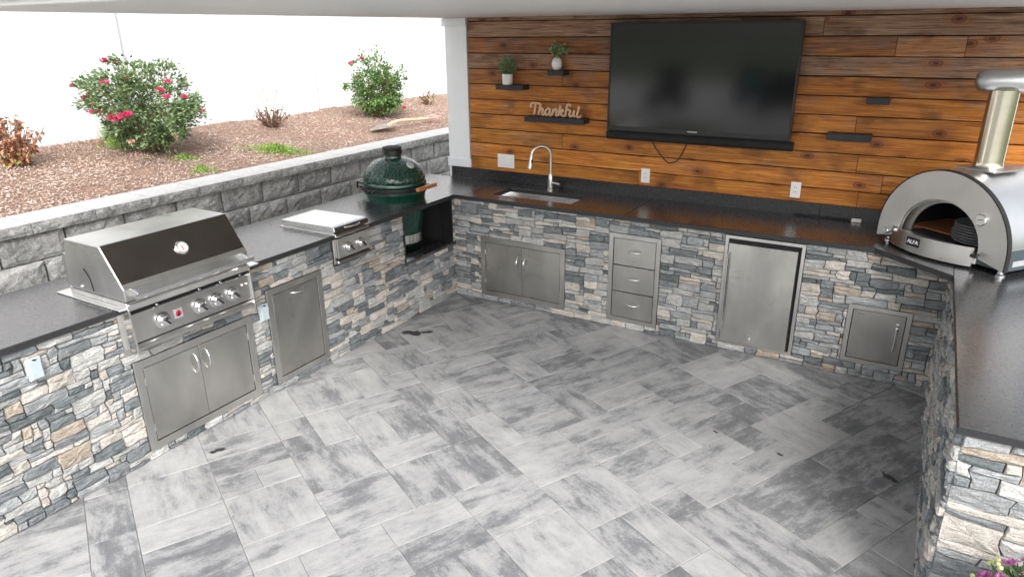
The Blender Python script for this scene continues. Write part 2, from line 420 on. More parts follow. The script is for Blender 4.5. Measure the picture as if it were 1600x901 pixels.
# ------------------------------------------------------------------ setting: ground, patio
make('ground', MB().add([(-150, -150, -.06), (150, -150, -.06), (150, 150, -.06), (-150, 150, -.06)], [(0, 1, 2, 3)]), M['lawn'], kind='structure')
patio = make('patio', MB().box((-.8, -12, -.05), (9, .7, -.0045)), M['sand'], kind='structure')

M['terrace'] = plain('pale_concrete', (.50, .50, .49), .8, var=.25, nscale=.8)
make('terrace', MB().box((-14, -26, -.05), (9, -12.001, -.0045)), M['terrace'], kind='structure')
def build_pavers():
    U = .2035; g = .0032; th = math.radians(63.2); ca, sa = cos(th), sin(th)
    r = random.Random(21); N = 40; occ = {}
    meshes = {}
    def mesh(w, h):
        if (w, h) in meshes: return meshes[(w, h)]
        X, Y = w*U/2-g/2, h*U/2-g/2; b = .0025
        mb = MB()
        bot = [(-X, -Y), (X, -Y), (X, Y), (-X, Y)]
        top = [(-X+b, -Y+b), (X-b, -Y+b), (X-b, Y-b), (-X+b, Y-b)]
        mb.add([(x, y, -.03) for x, y in bot]+[(x, y, -.002) for x, y in bot]+[(x, y, 0) for x, y in top],
               [(0, 1, 5, 4), (1, 2, 6, 5), (2, 3, 7, 6), (3, 0, 4, 7), (4, 5, 9, 8), (5, 6, 10, 9), (6, 7, 11, 10), (7, 4, 8, 11), (8, 9, 10, 11)])
        me = bpy.data.meshes.new('paver'); me.from_pydata(mb.v, [], mb.f); me.materials.append(M['paver']); meshes[(w, h)] = me; return me
    sizes = [((3, 2), 9), ((2, 2), 24), ((2, 1), 34), ((1, 2), 16), ((2, 3), 3), ((1, 1), 14)]
    pieces = []
    for j in range(-N, N):
        for i in range(-N, N):
            if (i, j) in occ: continue
            opts = []
            for (w, h), wt in sizes:
                if all((i+a, j+b) not in occ for a in range(w) for b in range(h)): opts.append(((w, h), wt))
            tot = sum(o[1] for o in opts); q = r.random()*tot
            for (w, h), wt in opts:
                q -= wt
                if q <= 0: break
            for a in range(w):
                for b in range(h): occ[(i+a, j+b)] = 1
            pieces.append((i, j, w, h))
    k = 0
    for (i, j, w, h) in pieces:
        cx, cy = (i+w/2)*U+.05, (j+h/2)*U+.08
        x = 2+cx*ca-cy*sa; y = -2+cx*sa+cy*ca
        if not (-.25 < x < 4.9 and -4.3 < y < .25): continue
        if x > 3.98 and y > -2.0: continue
        rot = th+(pi if r.random() < .5 else 0)
        w_, h_ = w, h
        if w < h or (w == h and r.random() < .45): rot += pi/2; w_, h_ = h, w
        o = bpy.data.objects.new('paver', mesh(w_, h_)); COL.objects.link(o); o.parent = patio
        o.location = Vector((x, y, r.uniform(-.0008, .0008)))-WM['patio'].translation
        o.rotation_euler = (r.uniform(-.002, .002), r.uniform(-.002, .002), rot+r.uniform(-.002, .002)); k += 1
    print('pavers', k)
build_pavers()

# wet patches and dirt on the paving
def stain(x, y, pts, sc, rz):
    mb = MB(); n = len(pts); c, s_ = cos(rz), sin(rz)
    P = [(x+(a*c-b*s_)*sc, y+(a*s_+b*c)*sc, .0035) for a, b in pts]
    mb.add(P, [tuple(range(n))]); make('stain', mb, M['stain'], patio, recalc=False)
def blob(n, r_, seed, el=.45):
    q = random.Random(seed); return [((1+q.uniform(-.35, .35))*cos(2*pi*k/n), (1+q.uniform(-.5, .5))*el*sin(2*pi*k/n)) for k in range(n)]
stain(.205, -.93, blob(17, 1, 3, .5), .085, .35); stain(.30, -.86, blob(11, 1, 5, .5), .045, .7)
stain(.256, -2.813, blob(23, 1, 8, .34), .05, 1.15)
stain(3.63, -1.185, blob(21, 1, 11, .36), .05, -.6); stain(2.703, -1.197, blob(9, 1, 14, .4), .022, -.4)
stain(3.08, -1.25, blob(15, 1, 19, .45), .022, -.5)

# ------------------------------------------------------------------ ledge stone facing
def stone_face(parent, o, u, n, U, H, holes, seed, cu=.041, ch=.0270, limit=300, taken=0, sc=1.0, rough=1.0):
    T = frame(o, u, n); r = random.Random(seed)
    nx = max(1, round(U/cu)); nz = max(1, round(H/ch)); cu = U/nx; ch = H/nz
    blocked = set()
    def inhole(a, b): return any(h[0] < a < h[2] and h[1] < b < h[3] for h in holes)
    for i in range(nx):
        for j in range(nz):
            if inhole((i+.5)*cu, (j+.5)*ch): blocked.add((i, j))
    def gp(i, j):
        q = random.Random(i*7919+j*104729+seed*31)
        a = i*cu; b = j*ch
        if 0 < i < nx: a += q.uniform(-.20, .20)*cu
        if 0 < j < nz: b += q.uniform(-.15, .15)*ch+.010*sin(a*3.1+b*5)+.005*sin(a*9.3+j)
        for h in holes:   # snap to the openings' edges
            if h[0]-cu*.8 < a < h[2]+cu*.8 and h[1]-ch*.8 < b < h[3]+ch*.8:
                da = [abs(a-h[0]), abs(a-h[2])]; db = [abs(b-h[1]), abs(b-h[3])]
                nbs = [((i+di, j+dj) in blocked) for di in (-1, 0) for dj in (-1, 0)]
                if any(nbs):
                    L, Rr = nbs[0] or nbs[1], nbs[2] or nbs[3]; D_, U_ = nbs[0] or nbs[2], nbs[1] or nbs[3]
                    if sum(nbs) == 1 or (L != Rr): a = h[0] if da[0] < da[1] else h[2]
                    if sum(nbs) == 1 or (D_ != U_): b = h[1] if db[0] < db[1] else h[3]
        return a, min(max(b, 0), H)
    occ = set(blocked); st = []
    sizes = [((2, 1), 10), ((3, 1), 16), ((4, 1), 14), ((5, 1), 7), ((3, 2), 16), ((4, 2), 15), ((5, 2), 8), ((2, 2), 10), ((6, 2), 3), ((3, 3), 4), ((1, 1), 3), ((1, 2), 3), ((4, 3), 3)]
    for j in range(nz):
        for i in range(nx):
            if (i, j) in occ: continue
            opts = [((w, h), wt) for (w, h), wt in sizes if i+w <= nx and j+h <= nz and all((i+a, j+b) not in occ for a in range(w) for b in range(h))]
            if not opts: opts = [((1, 1), 1)]
            q = r.random()*sum(x[1] for x in opts)
            for (w, h), wt in opts:
                q -= wt
                if q <= 0: break
            for a in range(w):
                for b in range(h): occ.add((i+a, j+b))
            st.append((i, j, w, h))
    st.sort(key=lambda s_: -s_[2]*s_[3])
    joined = {}
    ws = [p[3] for p in PAL]; cnt = 0; gap = .0019
    for (i, j, w, h) in st:
        ring = [gp(i+k, j) for k in range(w)]+[gp(i+w, j+k) for k in range(h)]+[gp(i+w-k, j+h) for k in range(w)]+[gp(i, j+h-k) for k in range(h)]
        # round the four corners a little
        cxx = sum(p[0] for p in ring)/len(ring); cyy = sum(p[1] for p in ring)/len(ring)
        corner = {0, w, w+h, 2*w+h}
        hw = (max(p[0] for p in ring)-min(p[0] for p in ring))/2; hh = (max(p[1] for p in ring)-min(p[1] for p in ring))/2
        def ins(p, d, k):
            dx, dy = p[0]-cxx, p[1]-cyy
            e = d*(1.5 if k in corner else 1)
            return (cxx+dx*(1-min(.5, e/max(hw, .01))), cyy+dy*(1-min(.5, e/max(hh, .008))))
        base = r.uniform(.003, .012)*rough; tilt = (r.uniform(-.12, .12), r.uniform(-.16, .16))
        n_ = len(ring)
        v0 = [(*ins(p, gap, k), -.012) for k, p in enumerate(ring)]
        v1 = [(*ins(p, gap, k), base-.0035+r.uniform(-.002, .001)) for k, p in enumerate(ring)]
        v2 = []
        for k, p in enumerate(ring):
            a, b = ins(p, gap+r.uniform(.0020, .0048), k); v2.append((a, b, base+(a-cxx)*tilt[0]+(b-cyy)*tilt[1]+r.uniform(-.0022, .0028)*rough))
        v3 = []
        for k, p in enumerate(ring):
            a, b = cxx+(p[0]-cxx)*.5, cyy+(p[1]-cyy)*.45; v3.append((a, b, base+(a-cxx)*tilt[0]+(b-cyy)*tilt[1]+r.uniform(-.001, .006)*rough))
        vs_ = v0+v1+v2+v3+[(cxx, cyy, base+r.uniform(0, .006)*rough)]
        fs = []
        for q in range(3):
            for k in range(n_): fs.append((q*n_+k, q*n_+(k+1) % n_, (q+1)*n_+(k+1) % n_, (q+1)*n_+k))
        for k in range(n_): fs.append((3*n_+k, 3*n_+(k+1) % n_, 4*n_))
        mi = r.choices(range(len(PAL)), ws)[0]
        if cnt+taken < limit:
            make('stone', MB(T).add(vs_, fs), M['stone%d' % mi], parent, recalc=False); cnt += 1
        else:
            joined.setdefault(mi, MB(T)).add(vs_, fs)
    return cnt, joined
def finish_small(parent, lists):
    allj = {}
    for d in lists:
        for k, mb in d.items():
            if k in allj: allj[k].f += [tuple(i+len(allj[k].v) for i in f) for f in mb.f]; allj[k].v += mb.v
            else: allj[k] = mb
    if not allj: return
    v = []; f = []; mi = []
    keys = sorted(allj)
    for q, k in enumerate(keys):
        f += [tuple(i+len(v) for i in fc) for fc in allj[k].f]; mi += [q]*len(allj[k].f); v += allj[k].v
    mb = MB(); mb.v = v; mb.f = f
    o = make('small_stones', mb, M['stone%d' % keys[0]], parent, recalc=False, kind='stuff')
    for k in keys[1:]: o.data.materials.append(M['stone%d' % k])
    o.data.polygons.foreach_set('material_index', mi)

# ---- left counter run (front face x = 0, faces +x)
YL = -4.45
left = empty('stone_counter', 'stone counter under the green kamado and the big gas grill, below the mulch bed', 'counter', (-.35, -2.2, 0))
core = MB().box((-.72, YL, .0), (-.012, -.722, .895)).box((-.72, -.7215, 0), (-.012, -.002, .47)).box((-.72, -.0015, 0), (-.0125, .64, .895)).box((-.74, -.7215, .4705), (-.70, -.002, .8945))
make('core', core, M['mortar'], left)
holes = [(-3.052-YL, .052, -2.264-YL, .604), (-3.075-YL, .655, -2.245-YL, .95), (-2.13-YL, .045, -1.645-YL, .72), (-1.515-YL, .70, -1.17-YL, .95), (-.722-YL, .485, -.035-YL, .95)]
c1, j1 = stone_face(left, (0, YL, 0), (0, 1, 0), (1, 0, 0), -YL, .895, holes, 5, rough=1.2)
finish_small(left, [j1]); print('left stones', c1)
top = MB().prism([(-.754, YL), (OH, YL), (OH, -OH), (.12, -OH), (.12, DW-.02), (-.754, DW-.02)], HC-TH, HC, lambda a, b, d: (a, b, d))
make('countertop', top, M['granite'], left, bevel=.003)
# kamado bay: black liner and sill
lin = MB().box((-.70, -.7215, .471), (-.035, -.003, .476)).box((-.70, -.7205, .477), (-.0305, -.716, .8935)).box((-.70, -.012, .477), (-.0305, -.003, .8935)).box((-.699, -.715, .477), (-.69, -.013, .893))
make('bay_liner', lin, M['black'], left)
make('bay_sill', MB().box((-.12, -.727, .4772), (.018, -.003, .503)), M['granite'], left, bevel=.002)
make('bay_jamb', MB().box((-.10, -.7155, .5035), (.004, -.700, .8935)), M['black_satin'], left)
make('bay_jamb', MB().box((-.10, -.048, .5035), (.006, -.036, .8935)), M['black_satin'], left)

# ---- back counter run (front face y = 0, faces -y)
back = empty('stone_counter', 'stone counter along the plank wall with sink, drawers and fridge set into it', 'counter', (1.9, .33, 0))
make('core', MB().box((0, .012, 0), (.28, .64, .895)).box((.28, .012, 0), (1.11, .64, .70)).box((1.11, .012, 0), (WR, .64, .895)).box((.28, .012, .70), (1.11, .10, .895)).box((.28, .48, .70), (1.11, .64, .895)), M['mortar'], back)
hb = [(.282, .05, 1.104, .586), (1.489, .055, 1.909, .785), (2.379, .055, 2.92, .887), (3.236, .106, 3.618, .524)]
c2, j2 = stone_face(back, (0, 0, 0), (1, 0, 0), (0, -1, 0), WR, .895, hb, 12, rough=1.35)
finish_small(back, [j2]); print('back stones', c2)
def ring_slab(o, i, z0, z1):
    (ox0, oy0, ox1, oy1), (ix0, iy0, ix1, iy1) = o, i; mb = MB()
    O = [(ox0, oy0), (ox1, oy0), (ox1, oy1), (ox0, oy1)]; I = [(ix0, iy0), (ix1, iy0), (ix1, iy1), (ix0, iy1)]
    mb.add([(a, b, z1) for a, b in O]+[(a, b, z1) for a, b in I]+[(a, b, z0) for a, b in O]+[(a, b, z0) for a, b in I],
           [(k, (k+1) % 4, 4+(k+1) % 4, 4+k) for k in range(4)]+[(8+k, 12+k, 12+(k+1) % 4, 8+(k+1) % 4) for k in range(4)] +
           [(k, 8+k, 8+(k+1) % 4, (k+1) % 4) for k in range(4)]+[(4+k, 4+(k+1) % 4, 12+(k+1) % 4, 12+k) for k in range(4)]); return mb
SK = (.325, .135, 1.075, .445)
make('countertop', ring_slab((.1215, -OH, 1.6, DW-.02), SK, HC-TH, HC), M['granite'], back, bevel=.002)
make('countertop', MB().prism([(1.6008, -OH), (3.331, -OH), (3.7655, -.405), (3.7655, DW-.02), (1.6008, DW-.02)], HC-TH, HC, lambda a, b, d: (a, b, d)), M['granite'], back, bevel=.003)
for a, b in ((-.46, .90), (.9015, 2.9), (2.9015, 4.30)):
    make('backsplash', MB().box((a, DW-.0195, HC-.03 if a > .2 else HC+.0005), (b, DW-.001, HC+.102)), M['granite_splash'], back, bevel=.0015)

# ---- right counter run (inner face x = WR faces -x, end face y = -2.223 faces -y)
right = empty('stone_counter', 'stone counter on the right with the steel pizza oven on its far end', 'counter', (4.3, -.8, 0))
make('core', MB().box((WR+.012, YE+.037, 0), (4.42, .635, .895)), M['mortar'], right)
c3, j3 = stone_face(right, (WR, 0, 0), (0, -1, 0), (-1, 0, 0), -YE-.025, .895, [], 33, limit=190, rough=1.7)
c4, j4 = stone_face(right, (WR, YE+.025, 0), (1, 0, 0), (0, -1, 0), .63, .895, [], 61, cu=.047, ch=.036, limit=300, taken=c3)
finish_small(right, [j3, j4]); print('right stones', c3, c4)
make('countertop', MB().prism([(3.766, YE), (4.46, YE), (4.46, DW-.02), (3.766, DW-.02)], HC-TH, HC, lambda a, b, d: (a, b, d)), M['granite'], right, bevel=.003)

for o_ in list(bpy.data.objects):
    if o_.name.startswith('countertop'):
        o_.data.materials.append(M['granite_edge'])
        for p_ in o_.data.polygons:
            if abs(p_.normal.z) < .5: p_.material_index = 1
# ------------------------------------------------------------------ plank wall, column, roof
wall = empty('plank_wall', 'wall of orange brown stained horizontal boards behind the television', 'wall', (2.4, .75, 0))
make('sheathing', MB().box((-.25, DW+.014, .6), (4.115, DW+.12, ZC+.1)), M['black'], wall)
seams = [[1.2], [2.75], [3.22, 3.62], [1.9], [.72], [3.9], [3.05], [1.9], [.73, 3.1], [3.28], [1.45, 3.14], [2.3]]
zt = 2.376+.098; pitch = .1335
for k in range(11):
    z1 = 2.344-.1335*(k-1)-.0035; z0 = z1-pitch+.0075
    if k == 0: z1 = ZC+.06; z0 = 2.344+.004
    xs = [-.242]+seams[k]+[4.12]
    for q in range(len(xs)-1):
        d = rnd.uniform(-.0015, .0015); rr = rnd.uniform(-.0012, .0012)
        make('plank', MB().box((xs[q]+.0012, DW+d, z0+rr), (xs[q+1]-.0012, DW+.014, z1+rr)), M['wood'], wall, bevel=.0025)
column = empty('porch_column', 'white square porch column between the mulch bed and the plank wall', 'column', (-.37, .78, HC))
make('shaft', MB().box((-.487, .645, HC), (-.2475, .90, ZC-.001)), M['white'], column, bevel=.002)
make('capital', MB().box((-.512, .630, 2.305), (-.2445, .92, ZC-.002)), M['white'], column, bevel=.002)
make('base_trim', MB().box((-.503, .6385+.0, HC+.103), (-.235, .93, HC+.185)), M['white'], column, bevel=.003)
column2 = empty('porch_column', 'white square porch column at the right end of the plank wall, behind the oven', 'column', (4.25, .78, HC))
make('shaft', MB().box((4.125, .645, HC), (4.365, .90, ZC-.001)), M['white'], column2, bevel=.002)
make('capital', MB().box((4.1225, .630, 2.305), (4.39, .92, ZC-.002)), M['white'], column2, bevel=.002)
make('base_trim', MB().box((4.1215, .6385, HC+.103), (4.38, .93, HC+.185)), M['white'], column2, bevel=.003)
roof = empty('patio_roof', 'flat white patio roof soffit along the top of the picture', 'roof', (2.5, -1.3, ZC))
make('soffit', MB().box((-.50, -3.38, ZC), (4.42, .95, ZC+.16)), M['soffit'], roof, bevel=.004)
make('fascia', MB().box((-.53, -3.41, ZC+.02), (4.45, -3.3805, ZC+.24)), M['white'], roof)

# ------------------------------------------------------------------ built-in doors, drawers and fridge
def arc_handle(T, a, b, L, vert, mat='chrome', off=.032, r=.0055):
    pts = []
    for k in range(13):
        t = k/12; s_ = (t-.5)*L; c = off*math.sin(pi*t)**.6+.002
        pts.append((a, b+s_, c) if vert else (a+s_, b, c))
    return MB(T).tube(pts, r, 10, rs=[r*(.8+.5*sin(pi*k/12)) for k in range(13)])
def bay_frame(T, w, h, fw, d=.014, back=-.02):
    mb = MB(T)
    O = [(0, 0), (w, 0), (w, h), (0, h)]; I = [(fw, fw), (w-fw, fw), (w-fw, h-fw), (fw, h-fw)]
    vs_ = [(a, b, d) for a, b in O]+[(a, b, d) for a, b in I]+[(a, b, back) for a, b in O]+[(a, b, back) for a, b in I]
    mb.add(vs_, [(k, (k+1) % 4, 4+(k+1) % 4, 4+k) for k in range(4)]+[(8+k, 12+k, 12+(k+1) % 4, 8+(k+1) % 4) for k in range(4)] +
           [(k, 8+k, 8+(k+1) % 4, (k+1) % 4) for k in range(4)]+[(4+k, 4+(k+1) % 4, 12+(k+1) % 4, 12+k) for k in range(4)]); return mb
def access(name, label, cat, o, u, n, w, h, fw, leaves, group=None, proud=.016):
    """leaves: (a0,b0,a1,b1,handle) handle = (a,b,L,vertical,style)"""
    T = frame(o, u, n); root = empty(name, label, cat, tuple(T @ Vector((w/2, 0, 0))), group)
    make('frame', bay_frame(T, w, h, fw, proud), M['steel_frame'], root, bevel=.0015)
    make('recess', MB(T).box((fw+.0005, fw+.0005, -.019), (w-fw-.0005, h-fw-.0005, -.006)), M['black'], root)
    for (nm, a0, b0, a1, b1, hd) in leaves:
        lf = make(nm, MB(T).box((a0, b0, -.0055), (a1, b1, proud-.003)), M['steel_door'], root, bevel=.002)
        a, b, L, vert, style = hd
        T2 = T @ Matrix.Translation((0, 0, proud-.004))
        if style == 'arc': make('handle', arc_handle(T2, a, b, L, vert), M['chrome'], lf, smooth=True)
        else:
            mb = MB(T2).tube([(a, b-L/2, .034), (a, b+L/2, .034)], .0085, 12).tube([(a, b-L*.38, 0), (a, b-L*.38, .03)], .004, 8).tube([(a, b+L*.38, 0), (a, b+L*.38, .03)], .004, 8)
            make('handle', mb, M['chrome'], lf, smooth=True)
    return root, T
def hinges(root, T, lst):
    for a, b in lst: make('hinge', MB(T).tube([(a, b-.022, .012), (a, b+.022, .012)], .0035, 8), M['steel_bright'], root, smooth=True)

g = .004
w, h, f = .822, .536, .045
mid = w/2
rt_, T_ = access('double_door', 'steel double door in the back counter below the sink', 'cabinet door', (.282, 0, .05), (1, 0, 0), (0, -1, 0), w, h, f,
       [('door', f+g, f+g, mid-.0015, h-f-g, (mid-.035, h*.64, .115, True, 'arc')), ('door', mid+.0015, f+g, w-f-g, h-f-g, (mid+.035, h*.64, .115, True, 'arc'))])
hinges(rt_, T_, [(f+.002, .13), (f+.002, .40), (w-f-.002, .13), (w-f-.002, .40)])
w, h, f = .42, .73, .036
dh = (h-2*f)/3
access('drawer_unit', 'column of three steel drawers left of the fridge', 'drawers', (1.489, 0, .055), (1, 0, 0), (0, -1, 0), w, h, f,
       [('drawer', f+g, f+dh*k+.003, w-f-g, f+dh*(k+1)-.003, (w/2+.005, f+dh*(k+.56), .115, False, 'arc')) for k in range(3)])
w, h, f = .382, .418, .030
rt_, T_ = access('access_door', 'small square steel door in the back counter beneath the pizza oven', 'cabinet door', (3.236, 0, .106), (1, 0, 0), (0, -1, 0), w, h, f,
       [('door', f+g, f+g, w-f-g, h-f-g, (w-f-.045, h*.55, .16, True, 'bar'))])
w, h, f = .788, .55, .046
mid = w/2
rt_, T_ = access('double_door', 'large steel double door under the big gas grill', 'cabinet door', (0, -3.052, .053), (0, 1, 0), (1, 0, 0), w, h, f,
       [('door', f+g, f+g, mid-.0015, h-f-g, (mid-.038, h*.735, .125, True, 'arc')), ('door', mid+.0015, f+g, w-f-g, h-f-g, (mid+.04, h*.735, .125, True, 'arc'))])
hinges(rt_, T_, [(f+.002, .13), (f+.002, .42), (w-f-.002, .13), (w-f-.002, .42)])
w, h, f = .485, .672, .042
access('pull_out_door', 'tall steel pull-out bin door between the gas grill and the side burner', 'cabinet door', (0, -2.13, .047), (0, 1, 0), (1, 0, 0), w, h, f,
       [('door', f+g, f+g, w-f-g, h-f-g, (w/2+.02, h*.885, .125, False, 'arc'))])

# fridge
T = frame((2.379, 0, .055), (1, 0, 0), (0, -1, 0)); w, h = .541, .832
fr = empty('outdoor_fridge', 'tall steel fridge set in the back counter between the drawers and the small door', 'fridge', (2.65, 0, .055))
mb = bay_frame(T, w, h, .024, .014)
make('frame', mb, M['steel_frame'], fr, bevel=.0015)
make('cavity', MB(T).box((.0245, .0245, -.019), (w-.0245, h-.0245, -.004)), M['black'], fr)
dr = make('door', MB(T).box((.031, .026, -.0035), (w-.041, h-.052, .034)), M['steel_door'], fr, bevel=.003)
mb = MB(T).tube([(.040, .12, .062), (.040, h-.12, .062)], .0075, 12)
for b in (.16, h-.16): mb.tube([(.040, b, .034), (.040, b, .062)], .005, 8)
make('handle', mb, M['chrome'], dr, smooth=True)
make('lock', MB(T).lathe([(.008, .0341), (.008, .040), (.005, .043)], (.245, .075, 0), 16), M['chrome'], dr, smooth=True)
make('badge', MB(T).box((.232, .060, .0345), (.258, .066, .0362)), M['label_silver'], dr)

# ------------------------------------------------------------------ gas grill
GX0, GY0, GY1 = -.42, -3.062, -2.285
gr = empty('gas_grill', 'large built-in steel gas grill with closed dark lid and four knobs', 'grill', (-.18, -2.67, HC))
fY = lambda a, b, d: (a, d, b)
make('base_flange', MB().box((-.505, -3.095, HC+.001), (.079, -2.20, HC+.010)), M['steel_bright'], gr, bevel=.002)
make('hearth', MB().prism([(-.43, HC+.0105), (.075, HC+.0105), (.085, HC+.045), (-.43, HC+.045)], GY0+.006, GY1-.006, fY), M['steel'], gr, bevel=.003)
hood = [(-.425, .976), (-.400, 1.15), (-.362, 1.257), (-.052, 1.257), (.094, 1.042), (.094, .976)]
lid = make('lid', MB().prism(hood, GY0, GY1, fY), M['steel'], gr, bevel=.006, segs=2)
# dark lid panel on the sloping front, lighter strip below
sl_ = Vector((.094+.052, 0, 1.042-1.257)).normalized(); nn = Vector((-sl_.z, 0, sl_.x))
def slope(a0, a1, y0, y1, t0, t1, mbx):
    P = lambda a, y, t: tuple(Vector((-.052, y, 1.257))+sl_*a+nn*t)
    v_ = [P(a, y, t) for t in (t0, t1) for a, y in ((a0, y0), (a1, y0), (a1, y1), (a0, y1))]
    mbx.add(v_, [(0, 1, 2, 3), (7, 6, 5, 4), (0, 4, 5, 1), (1, 5, 6, 2), (2, 6, 7, 3), (3, 7, 4, 0)]); return mbx
LL = Vector((.146, 0, -.215)).length
make('lid_front', slope(.004, LL-.030, GY0+.006, GY1-.006, .0005, .0032, MB()), M['steel_dark'], gr, bevel=.001)
gc = Vector((-.052, -2.655, 1.257))+sl_*(LL*.50)+nn*.003
q = nn.to_track_quat('Z', 'Y').to_matrix().to_4x4(); q.translation = gc
th_ = make('thermometer', MB(q).lathe([(.040, 0), (.040, .008), (.035, .013), (.031, .013), (.030, .009)], n=36), M['chrome'], gr, smooth=True)
make('dial', MB(q).lathe([(.0298, .0085), (.0298, .0098)], n=32), M['gauge'], th_)
make('needle', MB(q).box((-.002, -.018, .0102), (.002, .012, .0115)), M['red'], th_)
# handle
hd = MB().tube([(.162, GY0+.02, 1.012), (.162, GY1-.02, 1.012)], .0135, 16)
make('handle', hd, M['chrome'], gr, smooth=True)
for y in (GY0+.045, GY1-.045): make('handle_bracket', MB().prism([(.085, 1.045), (.150, 1.024), (.158, 1.008), (.150, .997), (.085, 1.000)], y-.008, y+.008, fY), M['steel_bright'], gr, bevel=.002)
make('black_shade_strip', MB().box((-.40, GY0+.004, .9705), (.090, GY1-.004, .9755)), M['black'], gr)  # solid black strip added as painted shade under the lid
make('slot', MB().tube(bez([(-.235, GY0-.0012, 1.108), (-.205, GY0-.0012, 1.075), (-.187, GY0-.0012, 1.035), (-.182, GY0-.0012, .990)]), .0045, 8, flat=(1, .3, 1)), M['black'], gr)
make('screw', MB().lathe([(.007, 0), (.007, -.004), (.004, -.007)], (-.29, GY0, 1.0), 12, axis=1), M['chrome'], gr, smooth=True)
make('side_cap', MB().prism([(-.447, .99), (-.415, .985), (-.395, 1.152), (-.425, 1.168), (-.46, 1.12)], GY0+.01, GY1-.01, fY), M['steel'], gr, bevel=.003)
# control panel, drip rails and frame
make('liner_frame', MB().box((-.03, -3.078, .655), (.012, -3.050, .929)).box((-.03, -2.272, .655), (.012, -2.242, .929)).box((-.03, -3.0495, .655), (.012, -2.2725, .676)), M['steel_frame'], gr, bevel=.0015)
make('firebox_front', MB().box((-.03, -3.0495, .677), (.004, -2.2725, .929)), M['black'], gr)
panel = [(.005, .735), (.088, .722), (.100, .735), (.092, .905), (.085, .918), (.090, .935), (.088, .972), (.075, .975), (.005, .975)]
pn = make('control_panel', MB().prism([(.005, .742), (.094, .742), (.088, .900), (.005, .900)], GY0+.012, GY1-.010, fY), M['steel'], gr, bevel=.003)
make('top_rail', MB().prism([(.005, .922), (.092, .922), (.100, .930), (.094, .958), (.070, .966), (.005, .966)], GY0, GY1, fY), M['steel'], gr, bevel=.004)
make('black_shade_strip', MB().box((.005, GY0+.013, .9005), (.070, GY1-.011, .9215)), M['black'], gr)  # black filler paints the shade between panel and top rail
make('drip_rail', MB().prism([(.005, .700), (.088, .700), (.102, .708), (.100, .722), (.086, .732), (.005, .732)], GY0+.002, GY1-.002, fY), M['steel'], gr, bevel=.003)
make('black_shade_strip', MB().box((.005, GY0+.014, .7325), (.085, GY1-.012, .7415)), M['black'], gr)  # same painted shade above the drip rail
for y in (GY0+.006, GY1-.006): make('panel_end', MB().prism([(.006, .690), (.104, .690), (.108, .71), (.100, .93), (.006, .93)], y-.005, y+.005, fY), M['steel_bright'], gr, bevel=.001)
for y in (-2.90, -2.64, -2.50, -2.36): make('rail_clip', MB().box((.090, y-.008, .905), (.098, y+.008, .918)), M['chrome'], gr, bevel=.002)
def knob(parent, x, y, z, R=.034):
    k = make('knob', MB().lathe([(R*1.32, 0), (R*1.32, .004), (R, .006), (R*.98, .026), (R*.80, .036), (R*.35, .040)], (x, y, z), 28, axis=0), M['chrome'], parent, smooth=True)
    Tm = Matrix.Translation((x+.034, y, z)) @ Matrix.Rotation(.7, 4, 'X')
    make('grip', MB(Tm).box((0, -.005, -.024), (.016, .005, .024)), M['black_satin'], k, bevel=.002)
for y in (-2.885, -2.655, -2.545, -2.43): knob(gr, .0925, y, .818)
bd = make('badge', MB().box((.0925, -2.815, .795), (.096, -2.765, .850)), M['label_silver'], gr, bevel=.001)
make('logo_disc', MB().lathe([(.0185, .0962), (.0185, .0975)], (0, -2.790, .823), 24, axis=0), M['red'], bd)
make('logo_flame', MB().prism([(-2.802, .812), (-2.790, .808), (-2.780, .815), (-2.783, .824), (-2.790, .838), (-2.795, .826)], .0977, .0987, lambda a, b, d: (d, a, b)), M['steel_dark'], bd)
for y in (-2.355, -2.325): make('igniter', MB().lathe([(.006, .090), (.006, .096)], (0, y, .848), 12, axis=0), M['white_print'], gr)

# ------------------------------------------------------------------ side burner
sb = empty('side_burner', 'small steel side burner with flat lid and two knobs left of the kamado', 'side burner', (-.22, -1.33, HC))
SY0, SY1 = -1.500, -1.158
make('base_flange', MB().box((-.50, SY0-.012, HC+.001), (.035, SY1+.010, HC+.006)), M['steel_bright'], sb, bevel=.001)
make('base', MB().box((-.485, SY0+.004, HC+.0065), (.020, SY1-.004, HC+.022)), M['steel'], sb, bevel=.002)
make('lid', MB().prism([(-.492, .955), (-.492, .982), (.005, .990), (.030, .984), (.036, .955)], SY0, SY1, fY), M['steel_bright'], sb, bevel=.003)
make('lid_lip', MB().prism([(.0365, .945), (.0365, .984), (.043, .982), (.047, .948)], SY0+.002, SY1-.002, fY), M['steel_dark'], sb, bevel=.001)
make('handle', MB().tube([(.040+.030*sin(pi*k/12)**.7, SY0+.09+.17*k/12, .971) for k in range(13)], .0055, 10), M['chrome'], sb, smooth=True)
pn = MB().box((-.01, SY0-.010, .715), (.020, SY1+.006, .928))
make('panel_frame', pn, M['steel_frame'], sb, bevel=.002)
make('control_panel', MB().prism([(.0205, .760), (.050, .760), (.044, .902), (.0205, .902)], SY0+.006, SY1-.008, fY), M['steel'], sb, bevel=.002)
make('top_rail', MB().prism([(.0205, .914), (.046, .914), (.052, .922), (.044, .940), (.0205, .940)], SY0-.006, SY1+.002, fY), M['steel'], sb, bevel=.002)
make('black_shade_strip', MB().box((.0205, SY0+.007, .9025), (.036, SY1-.009, .9135)), M['black'], sb)  # black filler standing in for shade below the burner's top rail
make('drip_rail', MB().prism([(.0205, .722), (.046, .722), (.054, .730), (.046, .744), (.0205, .744)], SY0-.002, SY1, fY), M['steel'], sb, bevel=.002)
make('black_shade_strip', MB().box((.0205, SY0+.007, .7445), (.042, SY1-.009, .7595)), M['black'], sb)  # black strip as painted shade above the burner's drip rail
for y in (-1.388, -1.262): knob(sb, .0455, y, .822, .030)
